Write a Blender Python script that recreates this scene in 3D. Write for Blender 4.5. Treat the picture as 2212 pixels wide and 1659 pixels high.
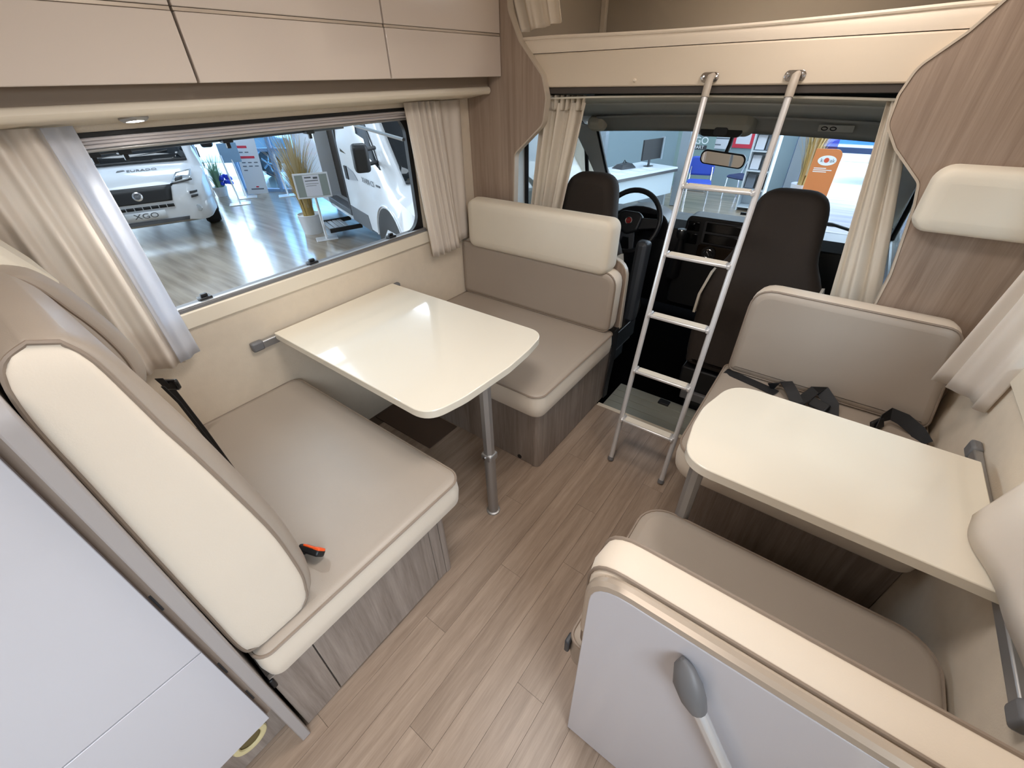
import bpy, bmesh, math, random
from mathutils import Vector, Matrix
random.seed(7)
for o in list(bpy.data.objects): bpy.data.objects.remove(o)
scene = bpy.context.scene
COL = scene.collection
PI = math.pi
def S(r, g, b):
    f = lambda c: (c/255/12.92) if c/255 <= 0.04045 else ((c/255+0.055)/1.055)**2.4
    return (f(r), f(g), f(b), 1.0)

# ------------------------------------------------------------------ camera
cam_d = bpy.data.cameras.new('camera'); cam = bpy.data.objects.new('camera', cam_d); COL.objects.link(cam)
cam_d.sensor_width = 36; cam_d.lens = 14.817; cam_d.clip_start = 0.02; cam_d.clip_end = 200
xr = Vector((0.8019, 0.5971, -0.0205)); dn = Vector((0.3376, -0.4810, -0.8091)); fw = Vector((-0.4930, 0.6419, -0.5873))
mw = Matrix((xr, -dn, -fw)).transposed().to_4x4(); mw.translation = Vector((0, 0, 1.6))
cam.matrix_world = mw
scene.camera = cam

# ------------------------------------------------------------------ world, lights, exposure
W = bpy.data.worlds.new('world'); scene.world = W; W.use_nodes = True
bg = W.node_tree.nodes['Background']; bg.inputs[0].default_value = (0.74, 0.88, 1.0, 1); bg.inputs[1].default_value = 7.0
vs = scene.view_settings
vs.view_transform = 'Standard'; vs.look = 'None'; vs.gamma = 1.0; vs.use_curve_mapping = False; vs.exposure = 0.65
scene.cycles.use_denoising = True
scene.cycles.max_bounces = 10; scene.cycles.transparent_max_bounces = 16
scene.cycles.caustics_reflective = False; scene.cycles.caustics_refractive = False
scene.cycles.sample_clamp_indirect = 6.0
def area(name, loc, size, size_y, power, color, target=None):
    d = bpy.data.lights.new(name, 'AREA'); d.shape = 'RECTANGLE'; d.size = size; d.size_y = size_y
    d.energy = power; d.color = color
    o = bpy.data.objects.new(name, d); COL.objects.link(o); o.location = loc
    t = Vector(target) if target else Vector((loc[0], loc[1], loc[2]-1))
    o.rotation_euler = (t-Vector(loc)).to_track_quat('-Z', 'Y').to_euler()
    return o
WARM = (1.0, 0.895, 0.82); NEUT = (1.0, 0.945, 0.91); COOL = (0.78, 0.90, 1.0)
area('rooflight', (-0.50, 0.72, 2.11), 0.45, 0.40, 8, NEUT)                 # roof light over the dinette
area('ceiling_light_rear', (-0.35, -1.0, 2.11), 0.9, 0.9, 6.5, WARM)           # ceiling lamps over the kitchen
area('ceiling_light_front', (-0.15, 1.75, 2.11), 0.25, 0.25, 3.0, WARM)
area('alcove_fill', (-0.6, 2.75, 2.12), 0.5, 0.2, 4.0, NEUT)                   # added fill that brightens the dark alcove, no lamp seen there
area('showroom_light_window', (-3.6, 1.0, 3.85), 3.0, 5.0, 130, COOL, (-1.4, 0.9, 0.5))
area('showroom_light_door', (2.6, -1.1, 2.6), 2.0, 2.0, 85, (0.80, 0.90, 1.0), (0.2, -0.1, 0.6))
area('showroom_light_right', (3.2, 1.6, 3.2), 2.0, 3.0, 70, COOL, (0.6, 1.2, 1.0))
for (x, y, pw_) in ((-8.0, 1.5, 42), (-7.0, 6.2, 42), (-11.5, 3.5, 42), (-2.0, 6.2, 85), (-2.0, 10.5, 60), (1.2, 6.5, 70)):
    area('showroom_light_ceiling', (x, y, 3.9), 1.6, 1.6, pw_, COOL)

# ------------------------------------------------------------------ materials
MATS = {}
def nodes_of(name):
    m = bpy.data.materials.new(name); m.use_nodes = True
    nt = m.node_tree; return m, nt, nt.nodes['Principled BSDF']
def plain(name, col, rough=0.5, metal=0.0, coat=0.0, bump=0.0, bscale=200, mottle=0.0, mscale=8, spec=0.5, sheen=0.0):
    m, nt, p = nodes_of(name); N = nt.nodes; L = nt.links
    p.inputs['Base Color'].default_value = col; p.inputs['Roughness'].default_value = rough; p.inputs['Metallic'].default_value = metal
    p.inputs['Specular IOR Level'].default_value = spec
    if coat: p.inputs['Coat Weight'].default_value = coat; p.inputs['Coat Roughness'].default_value = 0.03
    if sheen: p.inputs['Sheen Weight'].default_value = sheen
    if bump or mottle:
        tc = N.new('ShaderNodeTexCoord')
    if bump:
        t = N.new('ShaderNodeTexNoise'); t.inputs['Scale'].default_value = bscale; t.inputs['Detail'].default_value = 3
        b = N.new('ShaderNodeBump'); b.inputs['Strength'].default_value = bump; b.inputs['Distance'].default_value = 0.002
        L.new(tc.outputs['Object'], t.inputs['Vector']); L.new(t.outputs['Fac'], b.inputs['Height']); L.new(b.outputs['Normal'], p.inputs['Normal'])
    if mottle:
        t2 = N.new('ShaderNodeTexNoise'); t2.inputs['Scale'].default_value = mscale; t2.inputs['Detail'].default_value = 5
        mx = N.new('ShaderNodeMix'); mx.data_type = 'RGBA'
        mx.inputs[6].default_value = tuple(c*(1-mottle) for c in col[:3])+(1,); mx.inputs[7].default_value = tuple(min(1, c*(1+mottle)) for c in col[:3])+(1,)
        L.new(tc.outputs['Object'], t2.inputs['Vector']); L.new(t2.outputs['Fac'], mx.inputs[0]); L.new(mx.outputs[2], p.inputs['Base Color'])
    MATS[name] = m; return m
def wood(name, c1, c2, axis=2, rough=0.5, scale=22.0, ratio=0.05, var=0.0, bump=0.15, coat=0.0, knots=0.0):
    m, nt, p = nodes_of(name); N = nt.nodes; L = nt.links
    p.inputs['Roughness'].default_value = rough
    if coat: p.inputs['Coat Weight'].default_value = coat; p.inputs['Coat Roughness'].default_value = 0.2
    tc = N.new('ShaderNodeTexCoord'); oi = N.new('ShaderNodeObjectInfo')
    mul = N.new('ShaderNodeVectorMath'); mul.operation = 'SCALE'; mul.inputs['Scale'].default_value = 13.0
    cb = N.new('ShaderNodeCombineXYZ')
    for i in range(3): L.new(oi.outputs['Random'], cb.inputs[i])
    L.new(cb.outputs[0], mul.inputs[0])
    ad = N.new('ShaderNodeVectorMath'); ad.operation = 'ADD'
    L.new(tc.outputs['Object'], ad.inputs[0])
    if var: L.new(mul.outputs[0], ad.inputs[1])
    def mapped(s):
        mp = N.new('ShaderNodeMapping'); sc = [s, s, s]; sc[axis] = s*ratio; mp.inputs['Scale'].default_value = sc
        L.new(ad.outputs[0], mp.inputs['Vector']); return mp
    n1 = N.new('ShaderNodeTexNoise'); n1.inputs['Scale'].default_value = 1.0; n1.inputs['Detail'].default_value = 6; n1.inputs['Distortion'].default_value = 0.9
    L.new(mapped(scale).outputs[0], n1.inputs['Vector'])
    n2 = N.new('ShaderNodeTexNoise'); n2.inputs['Scale'].default_value = 1.0; n2.inputs['Detail'].default_value = 3
    L.new(mapped(scale*9).outputs[0], n2.inputs['Vector'])
    n3 = N.new('ShaderNodeTexNoise'); n3.inputs['Scale'].default_value = 1.0; n3.inputs['Detail'].default_value = 2; n3.inputs['Distortion'].default_value = 1.5
    L.new(mapped(scale*0.3).outputs[0], n3.inputs['Vector'])
    r1 = N.new('ShaderNodeValToRGB'); r1.color_ramp.elements[0].position = 0.32; r1.color_ramp.elements[1].position = 0.68
    r1.color_ramp.elements[0].color = c1; r1.color_ramp.elements[1].color = c2
    a1 = N.new('ShaderNodeMath'); a1.operation = 'MULTIPLY_ADD'; a1.inputs[1].default_value = 0.55
    L.new(n1.outputs['Fac'], a1.inputs[0])
    a2 = N.new('ShaderNodeMath'); a2.operation = 'MULTIPLY_ADD'; a2.inputs[1].default_value = 0.25
    L.new(n2.outputs['Fac'], a2.inputs[0])
    a3 = N.new('ShaderNodeMath'); a3.operation = 'MULTIPLY'; a3.inputs[1].default_value = 0.25
    L.new(n3.outputs['Fac'], a3.inputs[0]); L.new(a3.outputs[0], a2.inputs[2]); L.new(a2.outputs[0], a1.inputs[2])
    L.new(a1.outputs[0], r1.inputs[0])
    col_out = r1.outputs[0]
    if var:
        hs = N.new('ShaderNodeHueSaturation')
        mr = N.new('ShaderNodeMapRange'); mr.inputs[3].default_value = 1-var; mr.inputs[4].default_value = 1+var
        L.new(oi.outputs['Random'], mr.inputs[0]); L.new(mr.outputs[0], hs.inputs['Value']); L.new(col_out, hs.inputs['Color']); col_out = hs.outputs[0]
    L.new(col_out, p.inputs['Base Color'])
    if bump:
        b = N.new('ShaderNodeBump'); b.inputs['Strength'].default_value = bump; b.inputs['Distance'].default_value = 0.001
        L.new(n2.outputs['Fac'], b.inputs['Height']); L.new(b.outputs['Normal'], p.inputs['Normal'])
    MATS[name] = m; return m
def glass(name, tint=(0.92, 0.97, 1.0, 1), refl=0.08, mix=None):
    m = bpy.data.materials.new(name); m.use_nodes = True; nt = m.node_tree; N = nt.nodes; L = nt.links
    N.remove(N['Principled BSDF']); out = N['Material Output']
    t = N.new('ShaderNodeBsdfTransparent'); t.inputs[0].default_value = tint
    g = N.new('ShaderNodeBsdfGlossy'); g.inputs['Roughness'].default_value = 0.02
    fr = N.new('ShaderNodeLayerWeight'); fr.inputs[0].default_value = 0.5
    mx = N.new('ShaderNodeMixShader')
    pw = N.new('ShaderNodeMath'); pw.operation = 'POWER'; pw.inputs[1].default_value = 4.0
    ml = N.new('ShaderNodeMath'); ml.operation = 'MULTIPLY_ADD'; ml.inputs[1].default_value = 0.5; ml.inputs[2].default_value = refl
    L.new(fr.outputs['Facing'], pw.inputs[0]); L.new(pw.outputs[0], ml.inputs[0])
    L.new(ml.outputs[0], mx.inputs[0]); L.new(t.outputs[0], mx.inputs[1]); L.new(g.outputs[0], mx.inputs[2]); L.new(mx.outputs[0], out.inputs[0])
    MATS[name] = m; return m
def cloth(name, col, trans=0.35):
    m, nt, p = nodes_of(name); N = nt.nodes; L = nt.links
    p.inputs['Base Color'].default_value = col; p.inputs['Roughness'].default_value = 0.9; p.inputs['Specular IOR Level'].default_value = 0.15
    tr = N.new('ShaderNodeBsdfTranslucent'); tr.inputs[0].default_value = col
    mx = N.new('ShaderNodeMixShader'); mx.inputs[0].default_value = trans
    L.new(p.outputs[0], mx.inputs[1]); L.new(tr.outputs[0], mx.inputs[2]); L.new(mx.outputs[0], N['Material Output'].inputs[0])
    tc = N.new('ShaderNodeTexCoord'); t = N.new('ShaderNodeTexNoise'); t.inputs['Scale'].default_value = 350
    b = N.new('ShaderNodeBump'); b.inputs['Strength'].default_value = 0.25; b.inputs['Distance'].default_value = 0.001
    L.new(tc.outputs['Object'], t.inputs['Vector']); L.new(t.outputs['Fac'], b.inputs['Height']); L.new(b.outputs['Normal'], p.inputs['Normal']); L.new(b.outputs['Normal'], tr.inputs['Normal'])
    MATS[name] = m; return m
def emit(name, col, s):
    m = bpy.data.materials.new(name); m.use_nodes = True; nt = m.node_tree
    e = nt.nodes.new('ShaderNodeEmission'); e.inputs[0].default_value = col; e.inputs[1].default_value = s
    nt.links.new(e.outputs[0], nt.nodes['Material Output'].inputs[0]); MATS[name] = m; return m

TAUPE = plain('taupe_leatherette', S(171, 159, 146), 0.40, bump=0.12, bscale=420, mottle=0.04, mscale=5)
PIPE = plain('piping_taupe', S(146, 131, 117), 0.5)
CREAM = plain('cream_fabric', S(232, 219, 201), 0.75, bump=0.15, bscale=350, mottle=0.03, mscale=6, sheen=0.2)
CREAMP = plain('cream_pad', S(228, 219, 201), 0.8, bump=0.25, bscale=90, mottle=0.03, mscale=9, sheen=0.2)
WALLF = plain('beige_wall_fabric', S(217, 203, 183), 0.85, bump=0.35, bscale=230, mottle=0.05, mscale=30)
CREAMW = plain('cream_laminate', S(224, 213, 194), 0.5)
TABLE = plain('table_laminate', S(238, 230, 213), 0.12, coat=0.5, mottle=0.012, mscale=4)
CABF = plain('cream_gloss_front', S(210, 197, 185), 0.16, coat=0.4)
CABD = plain('taupe_recess', S(150, 134, 118), 0.6)
WHITE = plain('white_gloss_front', S(208, 207, 213), 0.2, coat=0.3)
PEARL = plain('pearl_trim', S(196, 182, 166), 0.25, metal=0.3)
EDGE = plain('edge_trim', S(196, 184, 168), 0.4)
GREYEDGE = plain('grey_edge', S(170, 164, 162), 0.45)
BLINDG = plain('blind_pleat_grey', S(214, 207, 207), 0.6)
WOODP = wood('oak_panel', S(140, 121, 107), S(175, 156, 140), 2, 0.5, scale=48, ratio=0.03)
WOODB = wood('grey_oak_base', S(118, 106, 97), S(166, 153, 143), 2, 0.55, scale=30, ratio=0.05, var=0.04)
FLOORW = wood('oak_vinyl_plank', S(128, 109, 93), S(172, 152, 134), 1, 0.36, scale=30, ratio=0.06, var=0.055, bump=0.1)
FLOORB = plain('plank_joint', S(96, 80, 66), 0.7)
ALU = plain('brushed_aluminium', S(172, 171, 170), 0.42, metal=0.75)
ALUW = plain('silver_tube', S(226, 226, 227), 0.38, metal=0.5)
TREAD = plain('tread_white', S(228, 222, 208), 0.5)
GREYPL = plain('grey_plastic', S(112, 112, 114), 0.45)
CHROME = plain('chrome', S(225, 225, 228), 0.12, metal=1.0)
DARKGR = plain('dark_grey', S(60, 62, 66), 0.45)
BLACKP = plain('black_plastic', S(24, 25, 28), 0.45, bump=0.1, bscale=500)
BLACKR = plain('black_rubber', S(14, 14, 16), 0.4)
BLACKG = plain('black_gloss', S(12, 12, 14), 0.1)
BELT = plain('belt_webbing', S(26, 27, 30), 0.6, bump=0.2, bscale=600)
ORANGE = plain('orange_button', S(255, 98, 40), 0.4)
BROWNF = plain('brown_seat_fabric', S(46, 38, 32), 0.85, bump=0.3, bscale=300)
CURT = cloth('cream_curtain', S(243, 234, 223), 0.35)
CURTC = cloth('cab_curtain', S(245, 236, 222), 0.3)
SHEER = cloth('sheer_lining', S(232, 234, 240), 0.5)
ALCOVE = plain('alcove_lining', S(176, 165, 148), 0.9, bump=0.2, bscale=200)
HEADL = plain('headliner', S(228, 222, 206), 0.9, bump=0.2, bscale=200)
VISOR = plain('visor_grey', S(176, 178, 174), 0.85)
PILLAR = plain('pillar_grey', S(222, 226, 226), 0.7)
STEPG = plain('step_grey', S(150, 152, 142), 0.5, metal=0.2)
GLASS = glass('clear_glass', (0.90, 0.96, 1.0, 1), 0.05)
PANEG = glass('acrylic_pane', (0.72, 0.80, 0.86, 1), 0.06)
MIRROR = plain('mirror', S(235, 238, 240), 0.02, metal=1.0)
RED = plain('red_badge', S(150, 36, 34), 0.35)
BRASS = plain('bronze_gloss', S(44, 34, 24), 0.15, metal=0.4)

# ------------------------------------------------------------------ mesh helpers
class MB:
    def __init__(s): s.v = []; s.f = []
    def add(s, vs, fs):
        b = len(s.v); s.v += [tuple(v) for v in vs]; s.f += [tuple(i+b for i in f) for f in fs]; return s
    def box(s, x0, x1, y0, y1, z0, z1):
        v = [(x, y, z) for z in (z0, z1) for y in (y0, y1) for x in (x0, x1)]
        return s.add(v, [(0, 2, 3, 1), (4, 5, 7, 6), (0, 1, 5, 4), (2, 6, 7, 3), (0, 4, 6, 2), (1, 3, 7, 5)])
    def obox(s, M, sx, sy, sz):
        v = [M @ Vector((x*sx/2, y*sy/2, z*sz/2)) for z in (-1, 1) for y in (-1, 1) for x in (-1, 1)]
        return s.add(v, [(0, 2, 3, 1), (4, 5, 7, 6), (0, 1, 5, 4), (2, 6, 7, 3), (0, 4, 6, 2), (1, 3, 7, 5)])
    def loft(s, rings, closed=True, cap0=True, cap1=True):
        n = len(rings[0]); b = len(s.v)
        for r in rings: s.v += [tuple(p) for p in r]
        for i in range(len(rings)-1):
            for j in range(n if closed else n-1):
                k = (j+1) % n
                s.f.append((b+i*n+j, b+i*n+k, b+(i+1)*n+k, b+(i+1)*n+j))
        if cap0: s.f.append(tuple(b+j for j in reversed(range(n))))
        if cap1: s.f.append(tuple(b+(len(rings)-1)*n+j for j in range(n)))
        return s
    def prism(s, outline, M, h):
        return s.loft([[M @ Vector((u, v, 0)) for u, v in outline], [M @ Vector((u, v, h)) for u, v in outline]])
    def tube(s, path, r, sides=8, closed=False):
        P = [Vector(p) for p in path]; n = len(P); rings = []
        rr = r if isinstance(r, (list, tuple)) else [r]*n
        up = None
        for i in range(n):
            if closed: t = (P[(i+1) % n]-P[i-1])
            else: t = P[min(i+1, n-1)]-P[max(i-1, 0)]
            t.normalize()
            if up is None:
                up = Vector((0, 0, 1)) if abs(t.z) < 0.9 else Vector((1, 0, 0))
            a = t.cross(up)
            if a.length < 1e-5: a = t.cross(Vector((1, 0, 0)))
            a.normalize(); up = a.cross(t); up.normalize()
            rings.append([P[i]+(a*math.cos(2*PI*k/sides)+up*math.sin(2*PI*k/sides))*rr[i] for k in range(sides)])
        if closed: rings.append(rings[0]); return s.loft(rings, True, False, False)
        return s.loft(rings)
    def lathe(s, prof, M, sides=24, cap=True):
        rings = [[M @ Vector((r*math.cos(2*PI*k/sides), r*math.sin(2*PI*k/sides), z)) for k in range(sides)] for r, z in prof]
        return s.loft(rings, True, cap, cap)
    def grid(s, pts):
        n = len(pts[0]); b = len(s.v)
        for r in pts: s.v += [tuple(p) for p in r]
        for i in range(len(pts)-1):
            for j in range(n-1): s.f.append((b+i*n+j, b+i*n+j+1, b+(i+1)*n+j+1, b+(i+1)*n+j))
        return s
    def build(s, name, mat, parent=None, smooth=True, angle=35, bevel=0, seg=2, solid=0, sub=0):
        me = bpy.data.meshes.new(name); me.from_pydata(s.v, [], s.f)
        bm = bmesh.new(); bm.from_mesh(me); bmesh.ops.recalc_face_normals(bm, faces=bm.faces[:]); bm.to_mesh(me); bm.free()
        me.materials.append(mat)
        if smooth:
            for p in me.polygons: p.use_smooth = True
            me.set_sharp_from_angle(angle=math.radians(angle))
        o = bpy.data.objects.new(name, me); COL.objects.link(o)
        if parent: o.parent = parent
        if solid:
            md = o.modifiers.new('solid', 'SOLIDIFY'); md.thickness = solid; md.offset = 0
        if bevel:
            md = o.modifiers.new('bevel', 'BEVEL'); md.width = bevel; md.segments = seg; md.limit_method = 'ANGLE'; md.angle_limit = math.radians(40)
            if not smooth:
                for p in me.polygons: p.use_smooth = True
            md.harden_normals = False
        if sub:
            md = o.modifiers.new('sub', 'SUBSURF'); md.levels = sub; md.render_levels = sub
        return o
def box(name, x0, x1, y0, y1, z0, z1, mat, parent=None, bevel=0.003):
    return MB().box(x0, x1, y0, y1, z0, z1).build(name, mat, parent, bevel=bevel)
def thing(name, label, cat, group=None):
    o = bpy.data.objects.new(name, None); COL.objects.link(o); o.empty_display_size = 0.05
    o['label'] = label; o['category'] = cat
    if group: o['group'] = group
    return o
def tag(o, label, cat, group=None):
    o['label'] = label; o['category'] = cat
    if group: o['group'] = group
    return o
def struct(o): o['kind'] = 'structure'; return o
def frame(origin, ux, uy):
    ux = Vector(ux).normalized(); uy = Vector(uy); uy = (uy-ux*uy.dot(ux)).normalized(); uz = ux.cross(uy)
    M = Matrix((ux, uy, uz)).transposed().to_4x4(); M.translation = Vector(origin); return M
def rrect(x0, x1, y0, y1, r, n=7):
    if not isinstance(r, (list, tuple)): r = [r]*4
    out = []
    for (cx, cy, rr, a0) in ((x0+r[0], y0+r[0], r[0], PI), (x1-r[1], y0+r[1], r[1], 1.5*PI), (x1-r[2], y1-r[2], r[2], 0), (x0+r[3], y1-r[3], r[3], 0.5*PI)):
        if rr < 1e-6: out.append((cx, cy)); continue
        for k in range(n+1):
            a = a0+0.5*PI*k/n; out.append((cx+rr*math.cos(a), cy+rr*math.sin(a)))
    return out
def round_poly(pts, rad, n=6):
    out = []; m = len(pts)
    for i in range(m):
        p = Vector(pts[i]); a = Vector(pts[i-1]); b = Vector(pts[(i+1) % m])
        r = rad[i] if isinstance(rad, (list, tuple)) else rad
        da = (a-p); db = (b-p); la, lb = da.length, db.length; da.normalize(); db.normalize()
        ang = da.angle(db)
        if r <= 0 or ang > PI-0.02: out.append((p.x, p.y)); continue
        d = min(r/math.tan(ang/2), la*0.48, lb*0.48)
        p0 = p+da*d; p1 = p+db*d
        for k in range(n+1):
            t = k/n; q = p0*(1-t)**2+p*2*t*(1-t)+p1*t*t; out.append((q.x, q.y))
    return out
def is_ccw(p): return sum(p[i-1][0]*p[i][1]-p[i][0]*p[i-1][1] for i in range(len(p))) > 0
def inset(poly, d):
    n = len(poly); out = []
    for i in range(n):
        a = Vector(poly[i-1]); p = Vector(poly[i]); b = Vector(poly[(i+1) % n])
        e1 = (p-a); e2 = (b-p)
        if e1.length < 1e-9: e1 = e2.copy()
        if e2.length < 1e-9: e2 = e1.copy()
        e1.normalize(); e2.normalize()
        n1 = Vector((-e1.y, e1.x)); n2 = Vector((-e2.y, e2.x))
        k = (n1+n2)/max(0.35, 1+n1.dot(n2)); q = p+k*d; out.append((q.x, q.y))
    return out
def cushion(root, outline, T, M, top=None, band=None, pipe=None, crown=0.012, puff=0.005, ins=(0.006, 0.02, 0.045), names=('cover', 'side_band', 'piping'), back_pipe=False):
    top = top or TAUPE; band = band or CREAM; pipe = pipe or PIPE
    if not is_ccw(outline): outline = outline[::-1]
    R3 = lambda d, z: [M @ Vector((u, v, z)) for u, v in inset(outline, d)]
    b = MB().loft([R3(0.022, 0), R3(0.008, 0.005), R3(0.0, 0.018), R3(-puff, T*0.5), R3(0, T-0.003)], True, True, True)
    b.build(names[1], band, root, angle=50)
    rings = [R3(0.0, T-0.0035), R3(ins[0], T+crown*0.25)]
    if len(ins) > 1: rings.append(R3(ins[1], T+crown*0.65))
    if len(ins) > 2: rings.append(R3(ins[2], T+crown))
    rings.append(R3(ins[-1]+0.002, T+crown))
    MB().loft(rings, True, False, True).build(names[0], top, root, angle=50)
    MB().tube(R3(-0.001, T-0.002), 0.0042, 6, True).build(names[2], pipe, root)
    if back_pipe: MB().tube(R3(0.003, 0.012), 0.0042, 6, True).build(names[2], pipe, root)
    return root
def softbox(name, outline, T, M, mat, parent=None, e=0.025, puff=0.008, crown=0.01):
    if not is_ccw(outline): outline = outline[::-1]
    R3 = lambda d, z: [M @ Vector((u, v, z)) for u, v in inset(outline, d)]
    rings = [R3(e+0.002, 0), R3(e, 0), R3(e*0.45, e*0.12), R3(e*0.12, e*0.45), R3(0, e), R3(-puff, T/2), R3(0, T-e), R3(e*0.12, T-e*0.45), R3(e*0.45, T-e*0.12), R3(e, T), R3(e*1.6, T+crown), R3(e*1.6+0.002, T+crown)]
    return MB().loft(rings).build(name, mat, parent, angle=60)
def text_obj(name, s, size, M, mat, parent=None, ext=0.0015, align='CENTER', sx=1.0):
    cu = bpy.data.curves.new('txt', 'FONT'); cu.body = s; cu.size = size; cu.extrude = ext; cu.align_x = align; cu.align_y = 'CENTER'
    cu.resolution_u = 3
    t = bpy.data.objects.new('txt', cu); COL.objects.link(t)
    bpy.context.view_layer.update()
    me = bpy.data.meshes.new_from_object(t.evaluated_get(bpy.context.evaluated_depsgraph_get()))
    bpy.data.objects.remove(t); bpy.data.curves.remove(cu)
    me.transform(M @ Matrix.Diagonal((sx, 1, 1, 1)))
    me.materials.clear(); me.materials.append(mat); me.name = name
    o = bpy.data.objects.new(name, me); COL.objects.link(o)
    if parent: o.parent = parent
    return o
def curtain(name, top, bot, folds, amp, mat, parent=None, nu=90, nv=16, seed=0, amp_top=None, thick=0.002, sag=0.0):
    """top/bot: polylines (list of 3D points) from one side to the other"""
    rnd = random.Random(seed)
    def along(pl, t):
        P = [Vector(p) for p in pl]
        if len(P) == 2: return P[0].lerp(P[1], t)
        k = t*(len(P)-1); i = min(int(k), len(P)-2); return P[i].lerp(P[i+1], k-i)
    ph = [rnd.uniform(0, 6.28) for _ in range(4)]; a2 = amp if amp_top is None else amp_top
    pts = []
    for i in range(nv+1):
        v = i/nv; row = []
        for j in range(nu+1):
            u = j/nu
            p = along(top, u).lerp(along(bot, u), v)
            d = (along(top, min(1, u+0.02))-along(top, max(0, u-0.02))); d.z = 0
            n = Vector((-d.y, d.x, 0)); n.normalize()
            w = math.sin(2*PI*folds*u+ph[0]+0.7*math.sin(2*PI*u*1.3+ph[1])+0.35*v*math.sin(ph[2]+5*u))
            w += 0.35*math.sin(2*PI*folds*2.1*u+ph[3]+v)
            a = a2+(amp-a2)*v
            p = p+n*w*a+Vector((0, 0, -sag*4*u*(1-u)*v))
            row.append(p)
        pts.append(row)
    return MB().grid(pts).build(name, mat, parent, angle=80, solid=thick)

# ================================================================== SETTING
XL, XR, YB, ZC = -1.82, 0.56, 2.04, 2.15
# floor with vinyl planks
floor = struct(MB().box(XL, XR, -2.6, 1.885, -0.04, -0.003).build('floor', FLOORB, None, bevel=0))
PW, PL_ = 0.0995, 1.0265
ends = {0: 1.013, 1: 0.397, 2: 0.722, 3: 0.138, 4: 0.878, 5: 0.427, 6: 0.16, 7: 0.70, -1: 0.48, -2: 0.85, -3: 0.2, -4: 0.62}
plank_meshes = {}
rp = random.Random(3)
for k in range(-9, 14):
    x0 = -0.833+PW*k; x1 = min(x0+PW, XR); x0 = max(x0, XL)
    if x1-x0 < 0.02: continue
    e0 = ends.get(k, rp.uniform(0, 1)); y = e0-4*PL_
    while y < 1.885:
        ya = max(y, -2.6); yb = min(y+PL_, 1.885)
        if yb-ya > 0.03:
            key = (round(x1-x0, 4), round(yb-ya, 4))
            if key not in plank_meshes:
                g = 0.0004
                o = MB().box(g, x1-x0-g, g, yb-ya-g, -0.004, 0).build('plank', FLOORW, floor, bevel=0)
                plank_meshes[key] = o.data
            else:
                o = bpy.data.objects.new('plank', plank_meshes[key]); COL.objects.link(o); o.parent = floor
            o.location = (x0, ya, 0)
        y += PL_
def wall_with_holes(name, xa, xb, y0, y1, z0, z1, holes, mat):
    """wall slab between x=xa..xb with rectangular holes (ya,yb,za,zb) sorted by y"""
    m = MB(); y = y0
    for (ya, yb, za, zb) in holes:
        m.box(xa, xb, y, ya, z0, z1); m.box(xa, xb, ya, yb, z0, za); m.box(xa, xb, ya, yb, zb, z1); y = yb
    m.box(xa, xb, y, y1, z0, z1)
    return struct(m.build(name, mat, None, bevel=0))
wall_l = wall_with_holes('wall_left', XL-0.05, XL, -2.6, 3.6, -0.04, ZC, [(0.12, 1.625, 0.925, 1.499)], WALLF)
wall_r = wall_with_holes('wall_right', XR, XR+0.05, -2.6, 3.6, -0.04, ZC, [(-0.95, 0.18, 0.0, 1.95), (0.62, 1.72, 0.925, 1.515)], WALLF)
struct(MB().box(XL, XR, -2.65, -2.6, -0.04, ZC).build('wall_back', CREAMW, None, bevel=0))
struct(MB().box(XL-0.05, XR+0.05, -2.65, 3.65, ZC, ZC+0.04).build('ceiling', CREAMW, None, bevel=0))

# left window: rubber frame, blind cassette, open pane
win = struct(thing('window_1', '', '')); del win['label']; del win['category']
op = (0.12, 1.625, 0.925, 1.499)
MW = frame((XL-0.02, 0, 0), (0, 1, 0), (0, 0, 1))
def ring_frame(name, o_out, o_in, M, h, mat, parent):
    a = [M @ Vector((u, v, 0)) for u, v in o_out]; b = [M @ Vector((u, v, h)) for u, v in o_out]
    c = [M @ Vector((u, v, h)) for u, v in o_in]; d = [M @ Vector((u, v, 0)) for u, v in o_in]
    return MB().loft([a, b, c, d, a], True, False, False).build(name, mat, parent, angle=30)
ring_frame('rubber_frame', rrect(op[0], op[1], op[2], op[3], 0.002, 8), rrect(op[0]+0.03, op[1]-0.028, op[2]+0.012, op[3]-0.03, 0.085, 8), MW, -0.022, BLACKR, win)
ring_frame('outer_frame', rrect(op[0]-0.0, op[1]+0.0, op[2]-0.0, op[3]+0.0, 0.002, 8), rrect(op[0]+0.012, op[1]-0.012, op[2]+0.012, op[3]-0.012, 0.07, 8), frame((XL-0.055, 0, 0), (0, 1, 0), (0, 0, 1)), 0.02, GREYPL, win)
box('lower_track', XL-0.04, XL+0.006, op[0], op[1], 0.925, 0.938, GREYPL, win, 0.002)
box('lower_track', XL-0.012, XL+0.004, op[0], op[1], 0.938, 0.943, ALU, win, 0.001)
for y in (0.492, 0.947, 1.402):
    cl = MB().box(XL-0.045, XL-0.01, y-0.022, y+0.022, 0.938, 0.951).box(XL-0.035, XL-0.02, y-0.012, y+0.012, 0.951, 0.962).build('latch_catch', BLACKP, win, bevel=0.002)
MB().box(XL-0.03, XL+0.004, op[0], op[1]-0.005, 1.4865, 1.4985).build('blind_slot', BLACKR, win, bevel=0.001)
for i, (za, zb) in enumerate(((1.477, 1.4862), (1.4675, 1.4765), (1.458, 1.467), (1.448, 1.4575))):
    box('blind_pleat', XL-0.012-0.004*(i % 2), XL+0.002-0.004*(i % 2), op[0], op[1]-0.012, za, zb, BLINDG if i < 3 else ALU, win, 0.004)
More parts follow.
